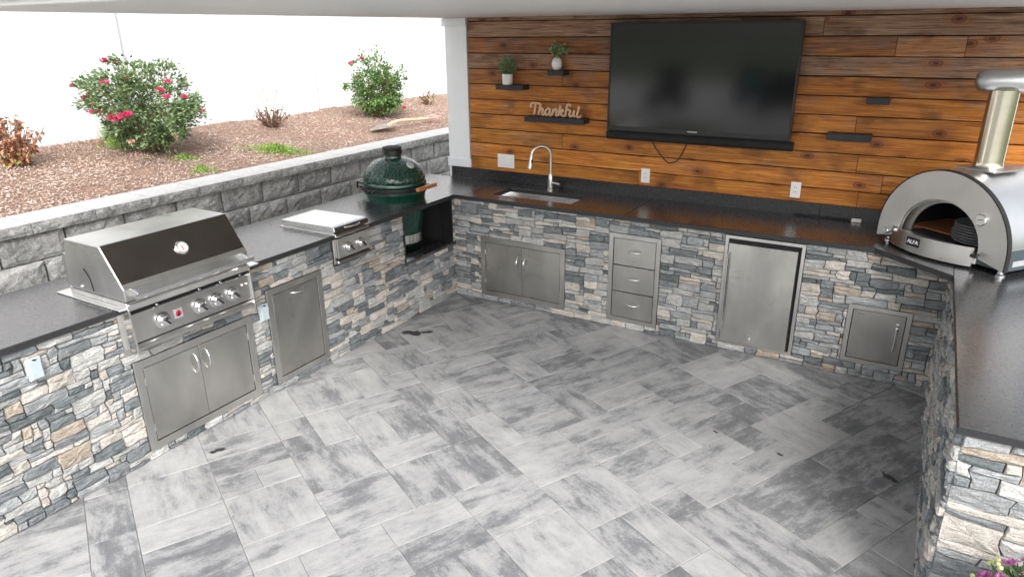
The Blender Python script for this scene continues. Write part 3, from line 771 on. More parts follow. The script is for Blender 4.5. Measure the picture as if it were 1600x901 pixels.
for y in (-1.41, -1.29): make('rail_clip', MB().box((.047, y-.006, .898), (.054, y+.006, .908)), M['chrome'], sb)

# ------------------------------------------------------------------ kamado
EC = (-.35, -.36)
eg = empty('kamado_grill', 'dark green ceramic egg-shaped kamado sunk into the counter near the corner', 'kamado grill', (*EC, .505))
dome = [(.262, 1.052), (.268, 1.062), (.268, 1.078), (.262, 1.090)]
make('dome_rim', MB().lathe(dome, (*EC, 0), 72), M['egg_plain'], eg, smooth=30)
prof = []
for k in range(20):
    t = k/19; a = t*math.radians(74); prof.append((.261*cos(a)**.82*(1-.02*t) if k else .261, 1.090+.185*sin(a)/sin(math.radians(74))))
prof = [(max(r_, .072), z) for r_, z in prof]
make('dome', MB().lathe(prof, (*EC, 0), 80), M['egg'], eg, smooth='all')
make('neck', MB().lathe([(.075, 1.266), (.070, 1.280), (.070, 1.297)], (*EC, 0), 40), M['egg_plain'], eg, smooth=True)
base = [(.10, .507), (.175, .53), (.200, .60), (.214, .70), (.232, .80), (.247, .90), (.255, .965), (.262, .985), (.266, .992), (.266, 1.008), (.26, 1.014)]
make('base', MB().lathe(base, (*EC, 0), 80), M['egg_plain'], eg, smooth=30)
make('gasket', MB().lathe([(.258, 1.0145), (.258, 1.0515)], (*EC, 0), 64), M['rubber'], eg)
for z in (1.018, 1.044): make('band', MB().lathe([(.264, z-.007), (.2705, z-.006), (.2705, z+.006), (.264, z+.007)], (*EC, 0), 72), M['black_satin'], eg, smooth=30)
cap_ = make('chimney_cap', MB().lathe([(.074, 1.298), (.080, 1.302), (.080, 1.340), (.074, 1.346)], (*EC, 0), 44), M['black_satin'], eg, smooth=30)
make('cap_disc', MB().lathe([(.080, 1.3465), (.082, 1.350), (.080, 1.360), (.060, 1.366), (.03, 1.367)], (EC[0]-.006, EC[1], 0), 44), M['rubber'], cap_, smooth=30)
make('cap_tab', MB().box((EC[0]-.10, EC[1]-.02, 1.312), (EC[0]-.0785, EC[1]+.01, 1.335)), M['rubber'], cap_, bevel=.003)
tocam = Vector((CAM.x-EC[0], CAM.y-EC[1], 0)).normalized()
# thermometer on the right shoulder of the dome
gd = Vector((.93, -.12, .0)); az = math.atan2(-.10, 1)
nd = Vector((cos(az)*.62, sin(az)*.62, .78)).normalized(); gp = Vector((EC[0]+.205*cos(az)*.93, EC[1]+.205*sin(az)*.93, 1.222))
q = nd.to_track_quat('Z', 'Y').to_matrix().to_4x4(); q.translation = gp
tt = make('thermometer', MB(q).lathe([(.034, -.01), (.034, .008), (.030, .012)], n=32), M['label_silver'], eg, smooth=True)
make('dial', MB(q).lathe([(.028, .0122), (.028, .0135)], n=28), M['gauge'], tt)
# front handle faces +x; hinge at the back left
hx = EC[0]+.335
make('handle_bracket', MB().tube([(EC[0]+.262, EC[1]-.10, 1.05), (hx, EC[1]-.105, 1.055)], .008, 8).tube([(EC[0]+.262, EC[1]+.10, 1.05), (hx, EC[1]+.105, 1.055)], .008, 8), M['black_satin'], eg, smooth=True)
make('handle', MB().box((hx-.012, EC[1]-.13, 1.038), (hx+.018, EC[1]+.13, 1.070)), M['handle_wood'], eg, bevel=.007, segs=3)
hg = MB().box((EC[0]-.315, EC[1]-.10, 1.000), (EC[0]-.268, EC[1]+.10, 1.020))
for s_ in (-1, 1): hg.tube([(EC[0]-.24, EC[1]+s_*.12, 1.045), (EC[0]-.33, EC[1]+s_*.10, 1.055), (EC[0]-.345, EC[1]+s_*.09, 1.00)], .009, 8)
make('hinge', hg, M['black_satin'], eg)
cl = MB()
for k in range(5):
    a = math.radians(-128+k*9); cl.tube([(EC[0]+.268*cos(a), EC[1]+.268*sin(a), 1.018), (EC[0]+.288*cos(a), EC[1]+.288*sin(a), 1.03), (EC[0]+.268*cos(a+.08), EC[1]+.268*sin(a+.08), 1.044)], .006, 6)
make('spring', cl, M['black_satin'], eg)
dd = MB()
for k in range(9):
    a0 = math.radians(-75+k*10); a1 = math.radians(-66+k*10)
    R0, R1 = .2055, .219
    dd.add([(EC[0]+R*cos(a), EC[1]+R*sin(a), z) for a in (a0, a1) for R in (R0, R1) for z in (.575, .635)], [(0, 1, 3, 2), (4, 6, 7, 5), (0, 4, 5, 1), (2, 3, 7, 6), (1, 5, 7, 3), (0, 2, 6, 4)])
make('draft_door', dd, M['steel_bright'], eg)
make('draft_rim', MB().lathe([(.208, .636), (.221, .637), (.221, .643), (.208, .644)], (*EC, 0), 60).lathe([(.203, .566), (.219, .567), (.219, .573), (.203, .574)], (*EC, 0), 60), M['chrome'], eg, smooth=30)

# ------------------------------------------------------------------ sink and tap
sk = empty('sink', 'undermount steel sink with dishes in it below the tap', 'sink', ((SK[0]+SK[2])/2, (SK[1]+SK[3])/2, .73))
x0, y0, x1, y1 = SK; x0 -= .006; y0 -= .006; x1 += .006; y1 += .006
bowl = MB(); rim = [(x0, y0), (x1, y0), (x1, y1), (x0, y1)]; e = .02; low = [(x0+e, y0+e), (x1-e, y0+e), (x1-e, y1-e), (x0+e, y1-e)]
bowl.add([(a, b, HC-TH-.0005) for a, b in rim]+[(a, b, .72) for a, b in low], [(0, 1, 5, 4), (1, 2, 6, 5), (2, 3, 7, 6), (3, 0, 4, 7), (4, 5, 6, 7)])
make('bowl', bowl, M['steel_bright'], sk, recalc=False)
make('drain', MB().lathe([(.045, .7205), (.045, .724), (.03, .722)], (.72, .30, 0), 24), M['chrome'], sk, smooth=True)
# back core sits behind the bowl, so cut the core by lowering it there
pl = make('dinner_plate', MB().lathe([(.06, .726), (.10, .732), (.125, .75), (.128, .752), (.122, .753), (.09, .738), (.01, .733)], (.86, .29, .0), 40), M['ceramic_white'], label='white plate lying in the right half of the sink', cat='plate', smooth=True)
gl = make('glass_jar', MB().lathe([(.032, .726), (.036, .74), (.036, .83), (.033, .83), (.033, .745)], (.42, .36, 0), 24), M['label_silver'], label='silver cup standing in the left end of the sink', cat='cup', smooth=True)
bl = make('soap_bottle', MB().lathe([(.026, .726), (.03, .74), (.03, .80), (.012, .825), (.012, .85)], (.56, .37, 0), 24), M['cover_blue'], label='small pale bottle standing in the sink beside the cup', cat='bottle', smooth=True)
fx, fy = .686, .526
fa = empty('kitchen_tap', 'tall brushed steel gooseneck tap behind the sink', 'tap', (fx, fy, HC))
make('body', MB().lathe([(.029, .9305), (.029, .938), (.024, .945), (.024, 1.03), (.021, 1.05), (.014, 1.075)], (fx, fy, 0), 28), M['steel'], fa, smooth=35)
dirx = Vector((-.78, -.62, 0)).normalized()
sp = [Vector((fx, fy, 1.06))]+[Vector((fx, fy, 1.06+.03*k)) for k in range(1, 6)]
for k in range(0, 17):
    a = pi*k/16*1.02; sp.append(Vector((fx, fy, 1.235))+dirx*(.085*(1-cos(a)))+Vector((0, 0, .085*sin(a))))
make('spout', MB().tube(sp, .0125, 14), M['steel'], fa, smooth=True)
e0 = sp[-1]; e1 = e0+dirx*.015+Vector((0, 0, -.10)); 
hdp = make('spray_head', MB().tube([e0+Vector((0, 0, .012)), e0*.6+e1*.4, e1], .015, 16, rs=[.0135, .018, .021]), M['steel'], fa, smooth=True)
make('button', MB().box((e0.x+.008, e0.y-.026, e0.z-.05), (e0.x+.020, e0.y-.012, e0.z-.02)), M['black_satin'], hdp, bevel=.002)
make('lever', MB().tube([(fx+.02, fy-.004, .995), (fx+.055, fy-.012, 1.0), (fx+.105, fy-.02, .992)], .012, 12, rs=[.016, .011, .013]), M['steel'], fa, smooth=True)

# ------------------------------------------------------------------ television
tv = empty('television', 'wall mounted black flat television with a soundbar under its screen', 'television', (1.92, .62, 1.42))
Yf = DW-.082
make('casing', MB().box((1.184, Yf+.006, 1.482), (2.634, Yf+.050, 2.318)), M['black_satin'], tv, bevel=.004)
make('screen', MB().box((1.200, Yf+.0035, 1.520), (2.618, Yf+.0062, 2.302)), M['tv'], tv)
make('bezel', bay_frame(frame((1.184, Yf+.006, 1.482), (1, 0, 0), (0, -1, 0)), 1.450, .836, .012, .006, .0005), M['black_satin'], tv, bevel=.001)
make('lower_bezel', MB().box((1.197, Yf+.0002, 1.4945), (2.621, Yf+.0034, 1.5195)), M['black_satin'], tv)
make('wall_bracket', MB().box((1.6, Yf+.0505, 1.7), (2.2, DW-.003, 2.1)), M['black'], tv)
nm_ = MB()
for k in range(9): nm_.box((1.868+.0085*k, Yf-.0006, 1.503), (1.868+.0085*k+(.0058 if k % 3 else .0070), Yf, 1.5105-.0012*(k % 2)))
make('maker_mark', nm_, M['white_print'], tv, kind='stuff')
sbm = MB().prism([(Yf-.012, 1.412), (Yf+.04, 1.408), (Yf+.045, 1.478), (Yf-.006, 1.478), (Yf-.022, 1.462), (Yf-.026, 1.430)], 1.188, 2.662, lambda a, b, d: (d, a, b))
make('soundbar', sbm, M['black'], tv, bevel=.004)
cb = make('power_cable', MB().tube(bez([(1.555, DW-.03, 1.42), (1.60, DW-.012, 1.34), (1.68, DW-.008, 1.255), (1.725, DW-.008, 1.238), (1.79, DW-.008, 1.275), (1.85, DW-.02, 1.40)]), .0045, 8), M['black_satin'], tv, smooth=True)

# ------------------------------------------------------------------ shelves and what stands on them
def shelf(x0, x1, z0, z1, dep, label, grp='black floating shelves on the plank wall'):
    r_ = make('wall_shelf', MB().box((x0, DW-dep, z0), (x1, DW-.0025, z1)), M['shelf'], bevel=.003, label=label, cat='shelf', group=grp); return r_
M['shelf'] = plain('black_shelf_paint', (.014, .016, .020), .5, var=.15)
shelf(.12, .40, 1.777, 1.818, .12, 'black wall shelf under the cylindrical white pot')
shelf(.638, .788, 1.905, 1.948, .12, 'small black wall shelf under the round white vase')
shelf(.413, .988, 1.514, 1.558, .12, 'longest black wall shelf, carrying the wooden Thankful sign')
shelf(3.10, 3.241, 1.770, 1.815, .10, 'short empty black shelf right of the television, the upper one')
shelf(2.88, 3.167, 1.513, 1.564, .10, 'long empty black shelf right of the television, the lower one')

def leaf(mb, p, d, n, L, wd, fold=.25):
    d = d.normalized(); s_ = d.cross(n)
    if s_.length < 1e-4: s_ = d.orthogonal()
    s_.normalize(); nn_ = s_.cross(d)
    a = p; b = p+d*L*.45+s_*wd/2-nn_*fold*wd; c = p+d*L; e_ = p+d*L*.45-s_*wd/2-nn_*fold*wd; m_ = p+d*L*.5+nn_*.02*L
    mb.add([a, b, c, e_, m_], [(0, 1, 4), (1, 2, 4), (2, 3, 4), (3, 0, 4)])
def rv(r): 
    while 1:
        v_ = Vector((r.uniform(-1, 1), r.uniform(-1, 1), r.uniform(-1, 1)))
        if .05 < v_.length < 1: return v_
p1 = empty('potted_plant', 'small green bushy plant in a cylindrical white pot on the left shelf', 'plant', (.215, DW-.07, 1.818))
c = Vector((.215, DW-.066, 1.818)); r = random.Random(3)
make('pot', MB().lathe([(.044, 0.0), (.046, .004), (.047, .088), (.044, .088), (.043, .075)], tuple(c), 32), M['ceramic_white'], p1, smooth=35)
mb = MB()
for k in range(520):
    v_ = rv(r).normalized()*r.uniform(.3, 1)**.5; q_ = c+Vector((v_.x*.082, v_.y*.058, .155+v_.z*.072)); leaf(mb, q_, v_+rv(r)*.6, rv(r), r.uniform(.014, .022), .010)
make('foliage', mb, M['boxwood'], p1, recalc=False)
mb = MB()
for k in range(16):
    v_ = rv(r); mb.tube([c+Vector((v_.x*.02, v_.y*.02, .075)), c+Vector((v_.x*.06, v_.y*.04, .16+abs(v_.z)*.05))], .0015, 4)
make('stems', mb, M['green_stem'], p1, recalc=False)
p2 = empty('potted_plant', 'eucalyptus sprigs in a round white vase on the small upper shelf', 'plant', (.71, DW-.07, 1.948))
c = Vector((.70, DW-.062, 1.948))
make('vase', MB().lathe([(.022, 0), (.034, .008), (.044, .035), (.045, .058), (.036, .088), (.022, .102), (.020, .102), (.019, .09)], tuple(c), 32), M['ceramic_white'], p2, smooth=True)
mb = MB(); ms = MB()
for k in range(26):
    v_ = rv(r); e_ = c+Vector((.01+v_.x*.12, v_.y*.045-.015, .13+.08*r.random()+.03*v_.z)); st = c+Vector((0, 0, .095))
    pts = bez([st, (st+e_)/2+Vector((0, 0, .02)), e_], 4); ms.tube(pts, .0014, 4)
    for q_ in pts[3:]:
        for z in range(3):
            d_ = rv(r); leaf(mb, q_, d_, rv(r), r.uniform(.018, .028), .019, .1)
make('foliage', mb, M['eucalyptus'], p2, recalc=False); make('stems', ms, M['green_stem'], p2, recalc=False)

# Thankful sign: one script word cut from board, built from strokes
def thankful():
    ys = DW-.055; x_ = .447; z_ = 1.5585; sc = .0495
    strokes = [
        [(.05, 1.35), (-.05, 1.75), (.25, 2.15), (.8, 2.15), (1.5, 2.12), (1.85, 1.95), (1.95, 1.6)],     # bar of T
        [(.95, 2.1), (.85, 1.4), (.70, .45), (.62, .1)],                                                # stem of T
        [(1.95, 2.0), (1.75, 1.1), (1.50, .1)], [(1.62, .6), (1.95, 1.15), (2.3, 1.2), (2.38, .9), (2.25, .4), (2.4, .12), (2.7, .2), (2.95, .45)],   # h
        [(3.82, 1.2), (3.35, 1.24), (2.95, .85), (2.92, .3), (3.2, .06), (3.6, .45), (3.88, 1.3)], [(3.88, 1.3), (3.68, .45), (3.78, .08), (4.02, .12), (4.2, .4)],       # a
        [(4.5, 1.3), (4.36, .7), (4.22, .05)], [(4.35, .6), (4.7, 1.15), (5.05, 1.25), (5.12, .9), (4.95, .35), (5.08, .08), (5.35, .25)],                   # n
        [(5.85, 2.0), (5.65, 1.1), (5.45, .05)], [(5.55, .6), (6.15, 1.2), (6.35, 1.05), (6.1, .75), (5.75, .65), (6.1, .3), (6.35, .08), (6.7, .2)],  # k
        [(7.75, 1.85), (7.7, 2.15), (7.35, 2.25), (7.1, 1.8), (6.95, 1.0), (6.75, .0)], [(6.8, 1.1), (7.2, 1.25), (7.7, 1.15)],                        # f
        [(7.85, 1.2), (7.62, .6), (7.62, .2), (7.9, .05), (8.25, .4), (8.55, 1.25), (8.4, .5), (8.5, .1), (8.8, .15)],                                  # u
        [(9.45, 2.0), (9.25, 1.2), (9.02, .3), (9.2, .0), (9.55, .05), (9.85, .35)],                                                               # l
    ]
    mb = MB()
    for s_ in strokes:
        P = [(x_+a*sc, ys, z_+.009+b*.047*.98) for a, b in s_]
        mb.tube(bez(P, 5), .0108, 8, flat=(1, .9, 1))
    # fill of the joined letter feet
    make('word_sign', mb, M['light_wood'], label='pale wooden script sign reading Thankful on the longest black shelf', cat='sign', smooth=True)
thankful()

# ------------------------------------------------------------------ electrical plates
def plate(x0, x1, z0, z1, label, kindp, cat):
    T = frame((x0, DW-.002, z0), (1, 0, 0), (0, -1, 0)); w, h = x1-x0, z1-z0
    e_ = empty('wall_switch' if kindp == 'switch' else 'power_outlet', label, cat, (x0+w/2, DW-.002, z0))
    make('plate', MB(T).box((0, 0, 0), (w, h, .006)), M['plastic_white'], e_, bevel=.002)
    if kindp == 'switch':
        for k in range(2): make('rocker', MB(T).box((w*(.14+.45*k), h*.22, .0062), (w*(.40+.45*k), h*.78, .0105)), M['plastic_white'], e_, bevel=.0015)
    else:
        make('socket_face', MB(T).box((w*.26, h*.17, .0062), (w*.74, h*.83, .0085)), M['plastic_white'], e_, bevel=.0015)
        for zz in (.33, .63):
            make('slots', MB(T).box((w*.38, h*zz, .0086), (w*.42, h*(zz+.08), .0092)).box((w*.56, h*zz, .0086), (w*.60, h*(zz+.08), .0092)), M['black'], e_)
plate(.062, .242, 1.063, 1.188, 'wide white switch plate on the plank wall left of the tap', 'switch', 'light switch')
plate(1.478, 1.555, 1.055, 1.174, 'white power outlet on the plank wall below the television', 'outlet', 'power outlet')
plate(2.672, 2.746, 1.056, 1.176, 'white power outlet on the plank wall above the fridge', 'outlet', 'power outlet')
ad = empty('power_adapter', 'small white plug lying on the black counter against the backsplash left of the pizza oven', 'plug', (3.16, .60, HC))
make('plug', MB().box((3.125, .600, HC+.0005), (3.192, .628, HC+.026)), M['plastic_white'], ad, bevel=.004)
make('cord', MB().tube(bez([(3.125, .612, HC+.008), (3.0, .618, HC+.006), (2.85, .61, HC+.006), (2.72, .616, HC+.006)]), .004, 6), M['black_satin'], ad)
def cover(y, z, label, rz=0):
    T = frame((.010, y, z), (0, 1, 0), (1, 0, 0)) @ Matrix.Rotation(rz, 4, 'Z'); e_ = empty('outlet_cover', label, 'outlet cover', (.01, y, z), group='pale weatherproof outlet covers in the left stone counter')
    make('box', MB(T).box((0, 0, -.012), (.070, .112, .010)), M['cover_blue'], e_, bevel=.004)
    make('flap', MB(T).box((.006, .008, .0102), (.064, .104, .022)), M['cover_blue'], e_, bevel=.005)
    make('latch', MB(T).box((.028, .1035, .012), (.042, .109, .024)), M['black_satin'], e_, bevel=.001)
cover(-3.542, .722, 'pale weatherproof outlet cover left of the big gas grill')
cover(-2.200, .527, 'pale weatherproof outlet cover between the grill doors and the pull-out door')

# ------------------------------------------------------------------ pizza oven (built in its own frame: a along the front, b up, c towards the viewer)
A = Vector((3.316, .212, 0)); Bv = Vector((3.995, -.328, 0)); ou = (Bv-A).normalized(); on = Vector((ou.y, -ou.x, 0))
OW = (Bv-A).length
TO = frame((A.x, A.y, 0), ou, on)
ov = empty('pizza_oven', 'domed steel wood-fired pizza oven with tall flue on the corner of the black counter', 'pizza oven', tuple((A+Bv)/2-on*.25+Vector((0, 0, HC))))
Z0 = .962; R = OW/2; cxo = OW/2; zc_ = 1.030
def arch(R_, Rz, x0, zbase, n=36):
    pts = [(x0-R_, zbase)]+[(x0-R_*cos(pi*k/n), zc_+Rz*sin(pi*k/n)) for k in range(n+1)]+[(x0+R_, zbase)]
    return pts
def arch_ring(outer, inner, c0, c1, T):
    """two open arches of equal length -> plate with an arched hole, closed at the foot"""
    n = len(outer); mb = MB(T); V = []
    for c_ in (c1, c0): V += [(a, b, c_) for a, b in outer]+[(a, b, c_) for a, b in inner]
    F_ = []
    for k in range(n-1):
        F_.append((k, k+1, n+k+1, n+k)); F_.append((2*n+k, 3*n+k, 3*n+k+1, 2*n+k+1))
        F_.append((k, 2*n+k, 2*n+k+1, k+1)); F_.append((n+k, n+k+1, 3*n+k+1, 3*n+k))
    F_.append((0, n, 3*n, 2*n)); F_.append((n-1, 3*n-1, 4*n-1, 2*n-1)); mb.add(V, F_); return mb
outer = arch(R, .429, cxo, Z0); inner = arch(.272, .255, cxo-.006, 1.0)
face = arch_ring(outer, inner, -.018, 0, TO)
# lower part of the face, under the opening
face.box((cxo-.006-.272, Z0, -.018), (cxo-.006+.272, .9995, 0))
make('front_plate', face, M['steel_face'], ov, bevel=.0015)
make('front_trim', arch_ring(arch(R+.006, .435, cxo, Z0), arch(R-.001, .428, cxo, Z0), -.03, .002, TO), M['black'], ov)
shell = arch_ring(arch(R-.003, .426, cxo, 1.085), arch(R-.02, .41, cxo, 1.085), -.60, -.0185, TO)
make('shell', shell, M['steel_oven'], ov, smooth=50)
make('back_plate', MB(TO).prism(arch(R-.004, .425, cxo, Z0), -.61, -.6005, lambda a, b, c_: (a, b, c_)), M['anthracite'], ov)
make('skirt', MB(TO).box((0.002, Z0, -.600), (.0185, 1.084, -.0185)), M['anthracite'], ov); make('skirt', MB(TO).box((OW-.0185, Z0, -.600), (OW-.002, 1.084, -.0185)), M['anthracite'], ov)
make('floor_pan', MB(TO).box((.0195, Z0+.001, -.599), (OW-.0195, .998, -.0185)), M['anthracite'], ov)
make('throat', arch_ring(arch(.2715, .2545, cxo-.006, .9995), arch(.262, .245, cxo-.006, .9995), -.080, -.0185, TO), M['steel'], ov, smooth=50)
make('inner_arch', arch_ring(arch(.268, .25, cxo-.006, .9995), arch(.240, .226, cxo-.006, .9995), -.092, -.0805, TO), M['steel_frame'], ov)
make('chamber', arch_ring(arch(.36, .34, cxo, .9992), arch(.35, .33, cxo, .9992), -.58, -.0925, TO), M['black'], ov, smooth=50)
make('chamber_back', MB(TO).prism(arch(.34, .32, cxo, .9993), -.579, -.57, lambda a, b, c_: (a, b, c_)), M['black'], ov)
make('hearth', MB(TO).box((.06, .9985, -.567), (OW-.06, 1.035, -.20)), M['terracotta'], ov)
make('hearth_lip', MB(TO).box((.18, .9985, -.198), (.68, 1.03, -.0005)), M['granite_edge'], ov)
# bowed front shelf
sh = []
for k in range(15):
    t = k/14; sh.append((.125+t*.560, .012+.078*sin(pi*t)**.8))
top_ = MB(TO); n_ = len(sh)
V = [(a, 1.060, c_) for a, c_ in sh]+[(a, .945, c_) for a, c_ in sh]+[(a, 1.060, .001) for a, c_ in sh]+[(a, .945, .001) for a, c_ in sh]+[(a, 1.060, c_-.006) for a, c_ in sh]
F_ = [(k, k+1, n_+k+1, n_+k) for k in range(n_-1)]+[(n_+k, n_+k+1, 3*n_+k+1, 3*n_+k) for k in range(n_-1)]+[(0, n_, 3*n_, 2*n_), (n_-1, 3*n_-1+0, 4*n_-1, 2*n_-1)]
top_.add(V, F_); 
make('front_shelf', top_, M['steel'], ov, recalc=False, smooth=40)
make('shelf_top', MB(TO).prism([(a, c_-.002) for a, c_ in sh]+[(sh[-1][0], .0012), (sh[0][0], .0012)], 1.040, 1.046, lambda a, b, d: (a, d, b)), M['steel_frame'], ov)
lp = make('logo_plate', MB(TO).box((.303, .985, .083), (.397, 1.040, .0925)), M['black_satin'], ov, bevel=.002)
make('letters', text_mb('ALFA', .034, .002, TO @ Matrix.Translation((.350, 1.0125, .0936))), M['white_print'], lp, recalc=False)
make('shelf_knob', MB(TO).lathe([(.014, 0), (.014, .02), (.022, .022), (.022, .048), (.017, .052)], (.105, 1.022, .001), 20), M['steel_bright'], ov, smooth=True)
make('shelf_knob', MB(TO).tube([(.712, 1.023, .001), (.712, 1.023, .045)], .008, 10).tube([(.698, 1.023, .045), (.735, 1.023, .045)], .011, 10), M['black_satin'], ov, smooth=True)
gt = make('thermometer', MB(TO).lathe([(.034, .0005), (.034, .010), (.030, .014)], (.682, 1.225, 0), 32), M['chrome'], ov, smooth=True)
make('dial', MB(TO).lathe([(.029, .0142), (.029, .0152)], (.682, 1.225, 0), 28), M['gauge'], gt)
make('needle', MB(TO).prism([(.668, 1.221), (.700, 1.229), (.699, 1.232), (.667, 1.225)], .0155, .0163, lambda a, b, d: (a, b, d)), M['black'], gt)
for a, c_ in ((.05, -.06), (OW-.03, -.03), (.06, -.54), (OW-.06, -.54)): make('foot', MB(TO @ Matrix.Rotation(-pi/2, 4, 'X')).lathe([(.026, .9305), (.026, .937), (.017, .944), (.017, .9615)], (a, -c_, 0), 20), M['chrome'], ov, smooth=35)
make('side_label', MB(TO).box((OW-.0015, .985, -.24), (OW-.0002, 1.018, -.07)), M['label_silver'], ov)
make('rivet', MB(TO).lathe([(.006, -.0015)], (0, 0, 0), 8) if False else MB(TO).box((OW-.0018, .975, -.037), (OW+.003, .983, -.029)), M['chrome'], ov, bevel=.002)
# flue: saddle plate, pipe and tee cap
ctr = (A+Bv)/2-on*.307
make('flue_saddle', MB(TO).box((cxo-.13, 1.452, -.42), (cxo+.13, 1.462, -.19)), M['steel_oven'], ov, bevel=.002)
pp = make('flue_pipe', MB().lathe([(.080, 1.4625), (.083, 1.47), (.080, 1.478), (.078, 1.50), (.078, 1.915)], (ctr.x, ctr.y, 0), 44), M['steel_flue'], ov, smooth=35)
tdir = Vector((.97, .10, 0)).normalized()
Tm = Matrix.Translation((ctr.x, ctr.y, 1.965)) @ tdir.to_track_quat('Z', 'Y').to_matrix().to_4x4()
make('flue_cap', MB(Tm).lathe([(.010, -.158), (.030, -.155), (.048, -.146), (.060, -.130), (.066, -.105), (.067, -.08), (.067, .30), (.05, .34), (.01, .36)], n=40), M['steel_oven'], pp, smooth=45)
# metal plates stacked inside
def T_o(a, b, c_): return tuple(TO @ Vector((a, b, c_)))
pc = T_o(.548, 0, -.215)
M['pan'] = plain('worn_pan', (.34, .32, .29), .35, .9, var=.2)
for k in range(7):
    zz = 1.0355+.0165*k
    o_ = make('pizza_pan', MB().lathe([(.10, 0), (.125, .001), (.146, .011), (.149, .011), (.147, .013), (.124, .004), (.02, .003)], (pc[0]+rnd.uniform(-.006, .006), pc[1]+rnd.uniform(-.006, .006), zz), 36), M['label_silver'],
              label=['lowest', 'second from the bottom', 'third from the bottom', 'fourth from the bottom', 'third from the top', 'second from the top', 'topmost'][k]+' silver pan of the stack inside the pizza oven', cat='pan', group='silver pans stacked inside the pizza oven', smooth=True)

# ------------------------------------------------------------------ retaining wall and planting bed
XR = -1.335; CT = 1.152
rw = empty('retaining_wall', 'grey split-face block retaining wall with flat cap stones behind the left counter', 'wall', (-1.5, 0, .3))
make('fill', MB().box((-1.62, -4.2, .0), (-1.40, 4.1, CT-.078)), M['mortar'], rw)
def split_block(L, Hh, seed, cap=False):
    q = random.Random(seed); nu, nv = 9, (3 if cap else 6); vs_ = []; b = .013 if not cap else .006
    for j in range(nv+1):
        for i in range(nu+1):
            a = -L/2+L*i/nu; z = Hh*j/nv
            edge = i in (0, nu) or j in (0, nv)
            d = -b if edge else (.006*mnoise.noise(Vector((a*11, z*13, seed*3.7)))+.007*mnoise.noise(Vector((a*28, z*30, seed*1.9)))+q.uniform(-.002, .002))
            if not edge and (i in (1, nu-1) or j in (1, nv-1)): d = d*.6-.002
            if edge: d += q.uniform(-.003, .002)
            vs_.append((d, a, z))
    F1 = [(j*(nu+1)+i, j*(nu+1)+i+1, (j+1)*(nu+1)+i+1, (j+1)*(nu+1)+i) for j in range(nv) for i in range(nu)]
    n0 = len(vs_); D = .33 if cap else .16
    vs_ += [(-D, -L/2, 0), (-D, L/2, 0), (-D, L/2, Hh), (-D, -L/2, Hh)]
    bot = [i for i in range(nu+1)]; topr = [nv*(nu+1)+i for i in range(nu+1)]; lf = [j*(nu+1) for j in range(nv+1)]; rg = [j*(nu+1)+nu for j in range(nv+1)]
    F1 += [tuple(topr+[n0+2, n0+3]), tuple(bot[::-1]+[n0, n0+1]), tuple(lf+[n0+3, n0]), tuple(rg[::-1]+[n0+1, n0+2]), (n0, n0+3, n0+2, n0+1)]
    me = bpy.data.meshes.new('cap_stone' if cap else 'block'); me.from_pydata(vs_, [], F1)
    bm = bmesh.new(); bm.from_mesh(me); bmesh.ops.recalc_face_normals(bm, faces=bm.faces); bm.to_mesh(me); bm.free()
    me.materials.append(M['block'])
    if cap:
        me.materials.append(M['cap']); me.polygons[len(F1)-5].material_index = 1
    return me
PB = .4115
bms = [split_block(PB-.016, .173, s_) for s_ in range(8)]; cms = [split_block(PB-.006, .072, 40+s_, True) for s_ in range(6)]
def put(me, nm, loc):
    o = bpy.data.objects.new(nm, me); COL.objects.link(o); o.parent = rw; o.location = Vector(loc)-WM[rw.name].translation; return o
for k in range(-4, 17):
    y = -2.775+PB*(k+.5)
    put(cms[k % 6], 'cap_stone', (XR+.028, y, CT-.074))
    put(bms[(k*3) % 8], 'block', (XR+rnd.uniform(-.003, .003), y+PB/2, CT-.074-.180))
    put(bms[(k*5+2) % 8], 'block', (XR+.020+rnd.uniform(-.003, .003), y+.03, CT-.074-.362))
    put(bms[(k*7+1) % 8], 'block', (XR+.040, y+PB/2, CT-.074-.544))

def bed_z(x, y):
    t = (-1.6-x)/1.7
    return 1.137+.19*t+.030*mnoise.noise(Vector((x*1.7, y*1.7, 0)))*min(1, max(0, (-1.66-x)*4))
mb = MB(); nx_, ny_ = 34, 130; V = []; F_ = []
for j in range(ny_+1):
    for i in range(nx_+1):
        x = -1.60-2.2*i/nx_; y = -4.2+13*j/ny_; z = bed_z(x, y)+.012*mnoise.noise(Vector((x*9, y*9, 3)))
        for hx_, hy_, hr in ((-2.03, -1.56, .16), (-1.83, -2.05, .13), (-2.45, -.75, .12)):
            dd_ = math.hypot(x-hx_, y-hy_)
            if dd_ < hr: z -= .04*(1-dd_/hr)
        V.append((x, y, z))
for j in range(ny_):
    for i in range(nx_): F_.append((j*(nx_+1)+i, j*(nx_+1)+i+1, (j+1)*(nx_+1)+i+1, (j+1)*(nx_+1)+i))
mb.add(V, F_); make('mulch_bed', mb, M['mulch'], kind='structure', smooth='all', recalc=False)

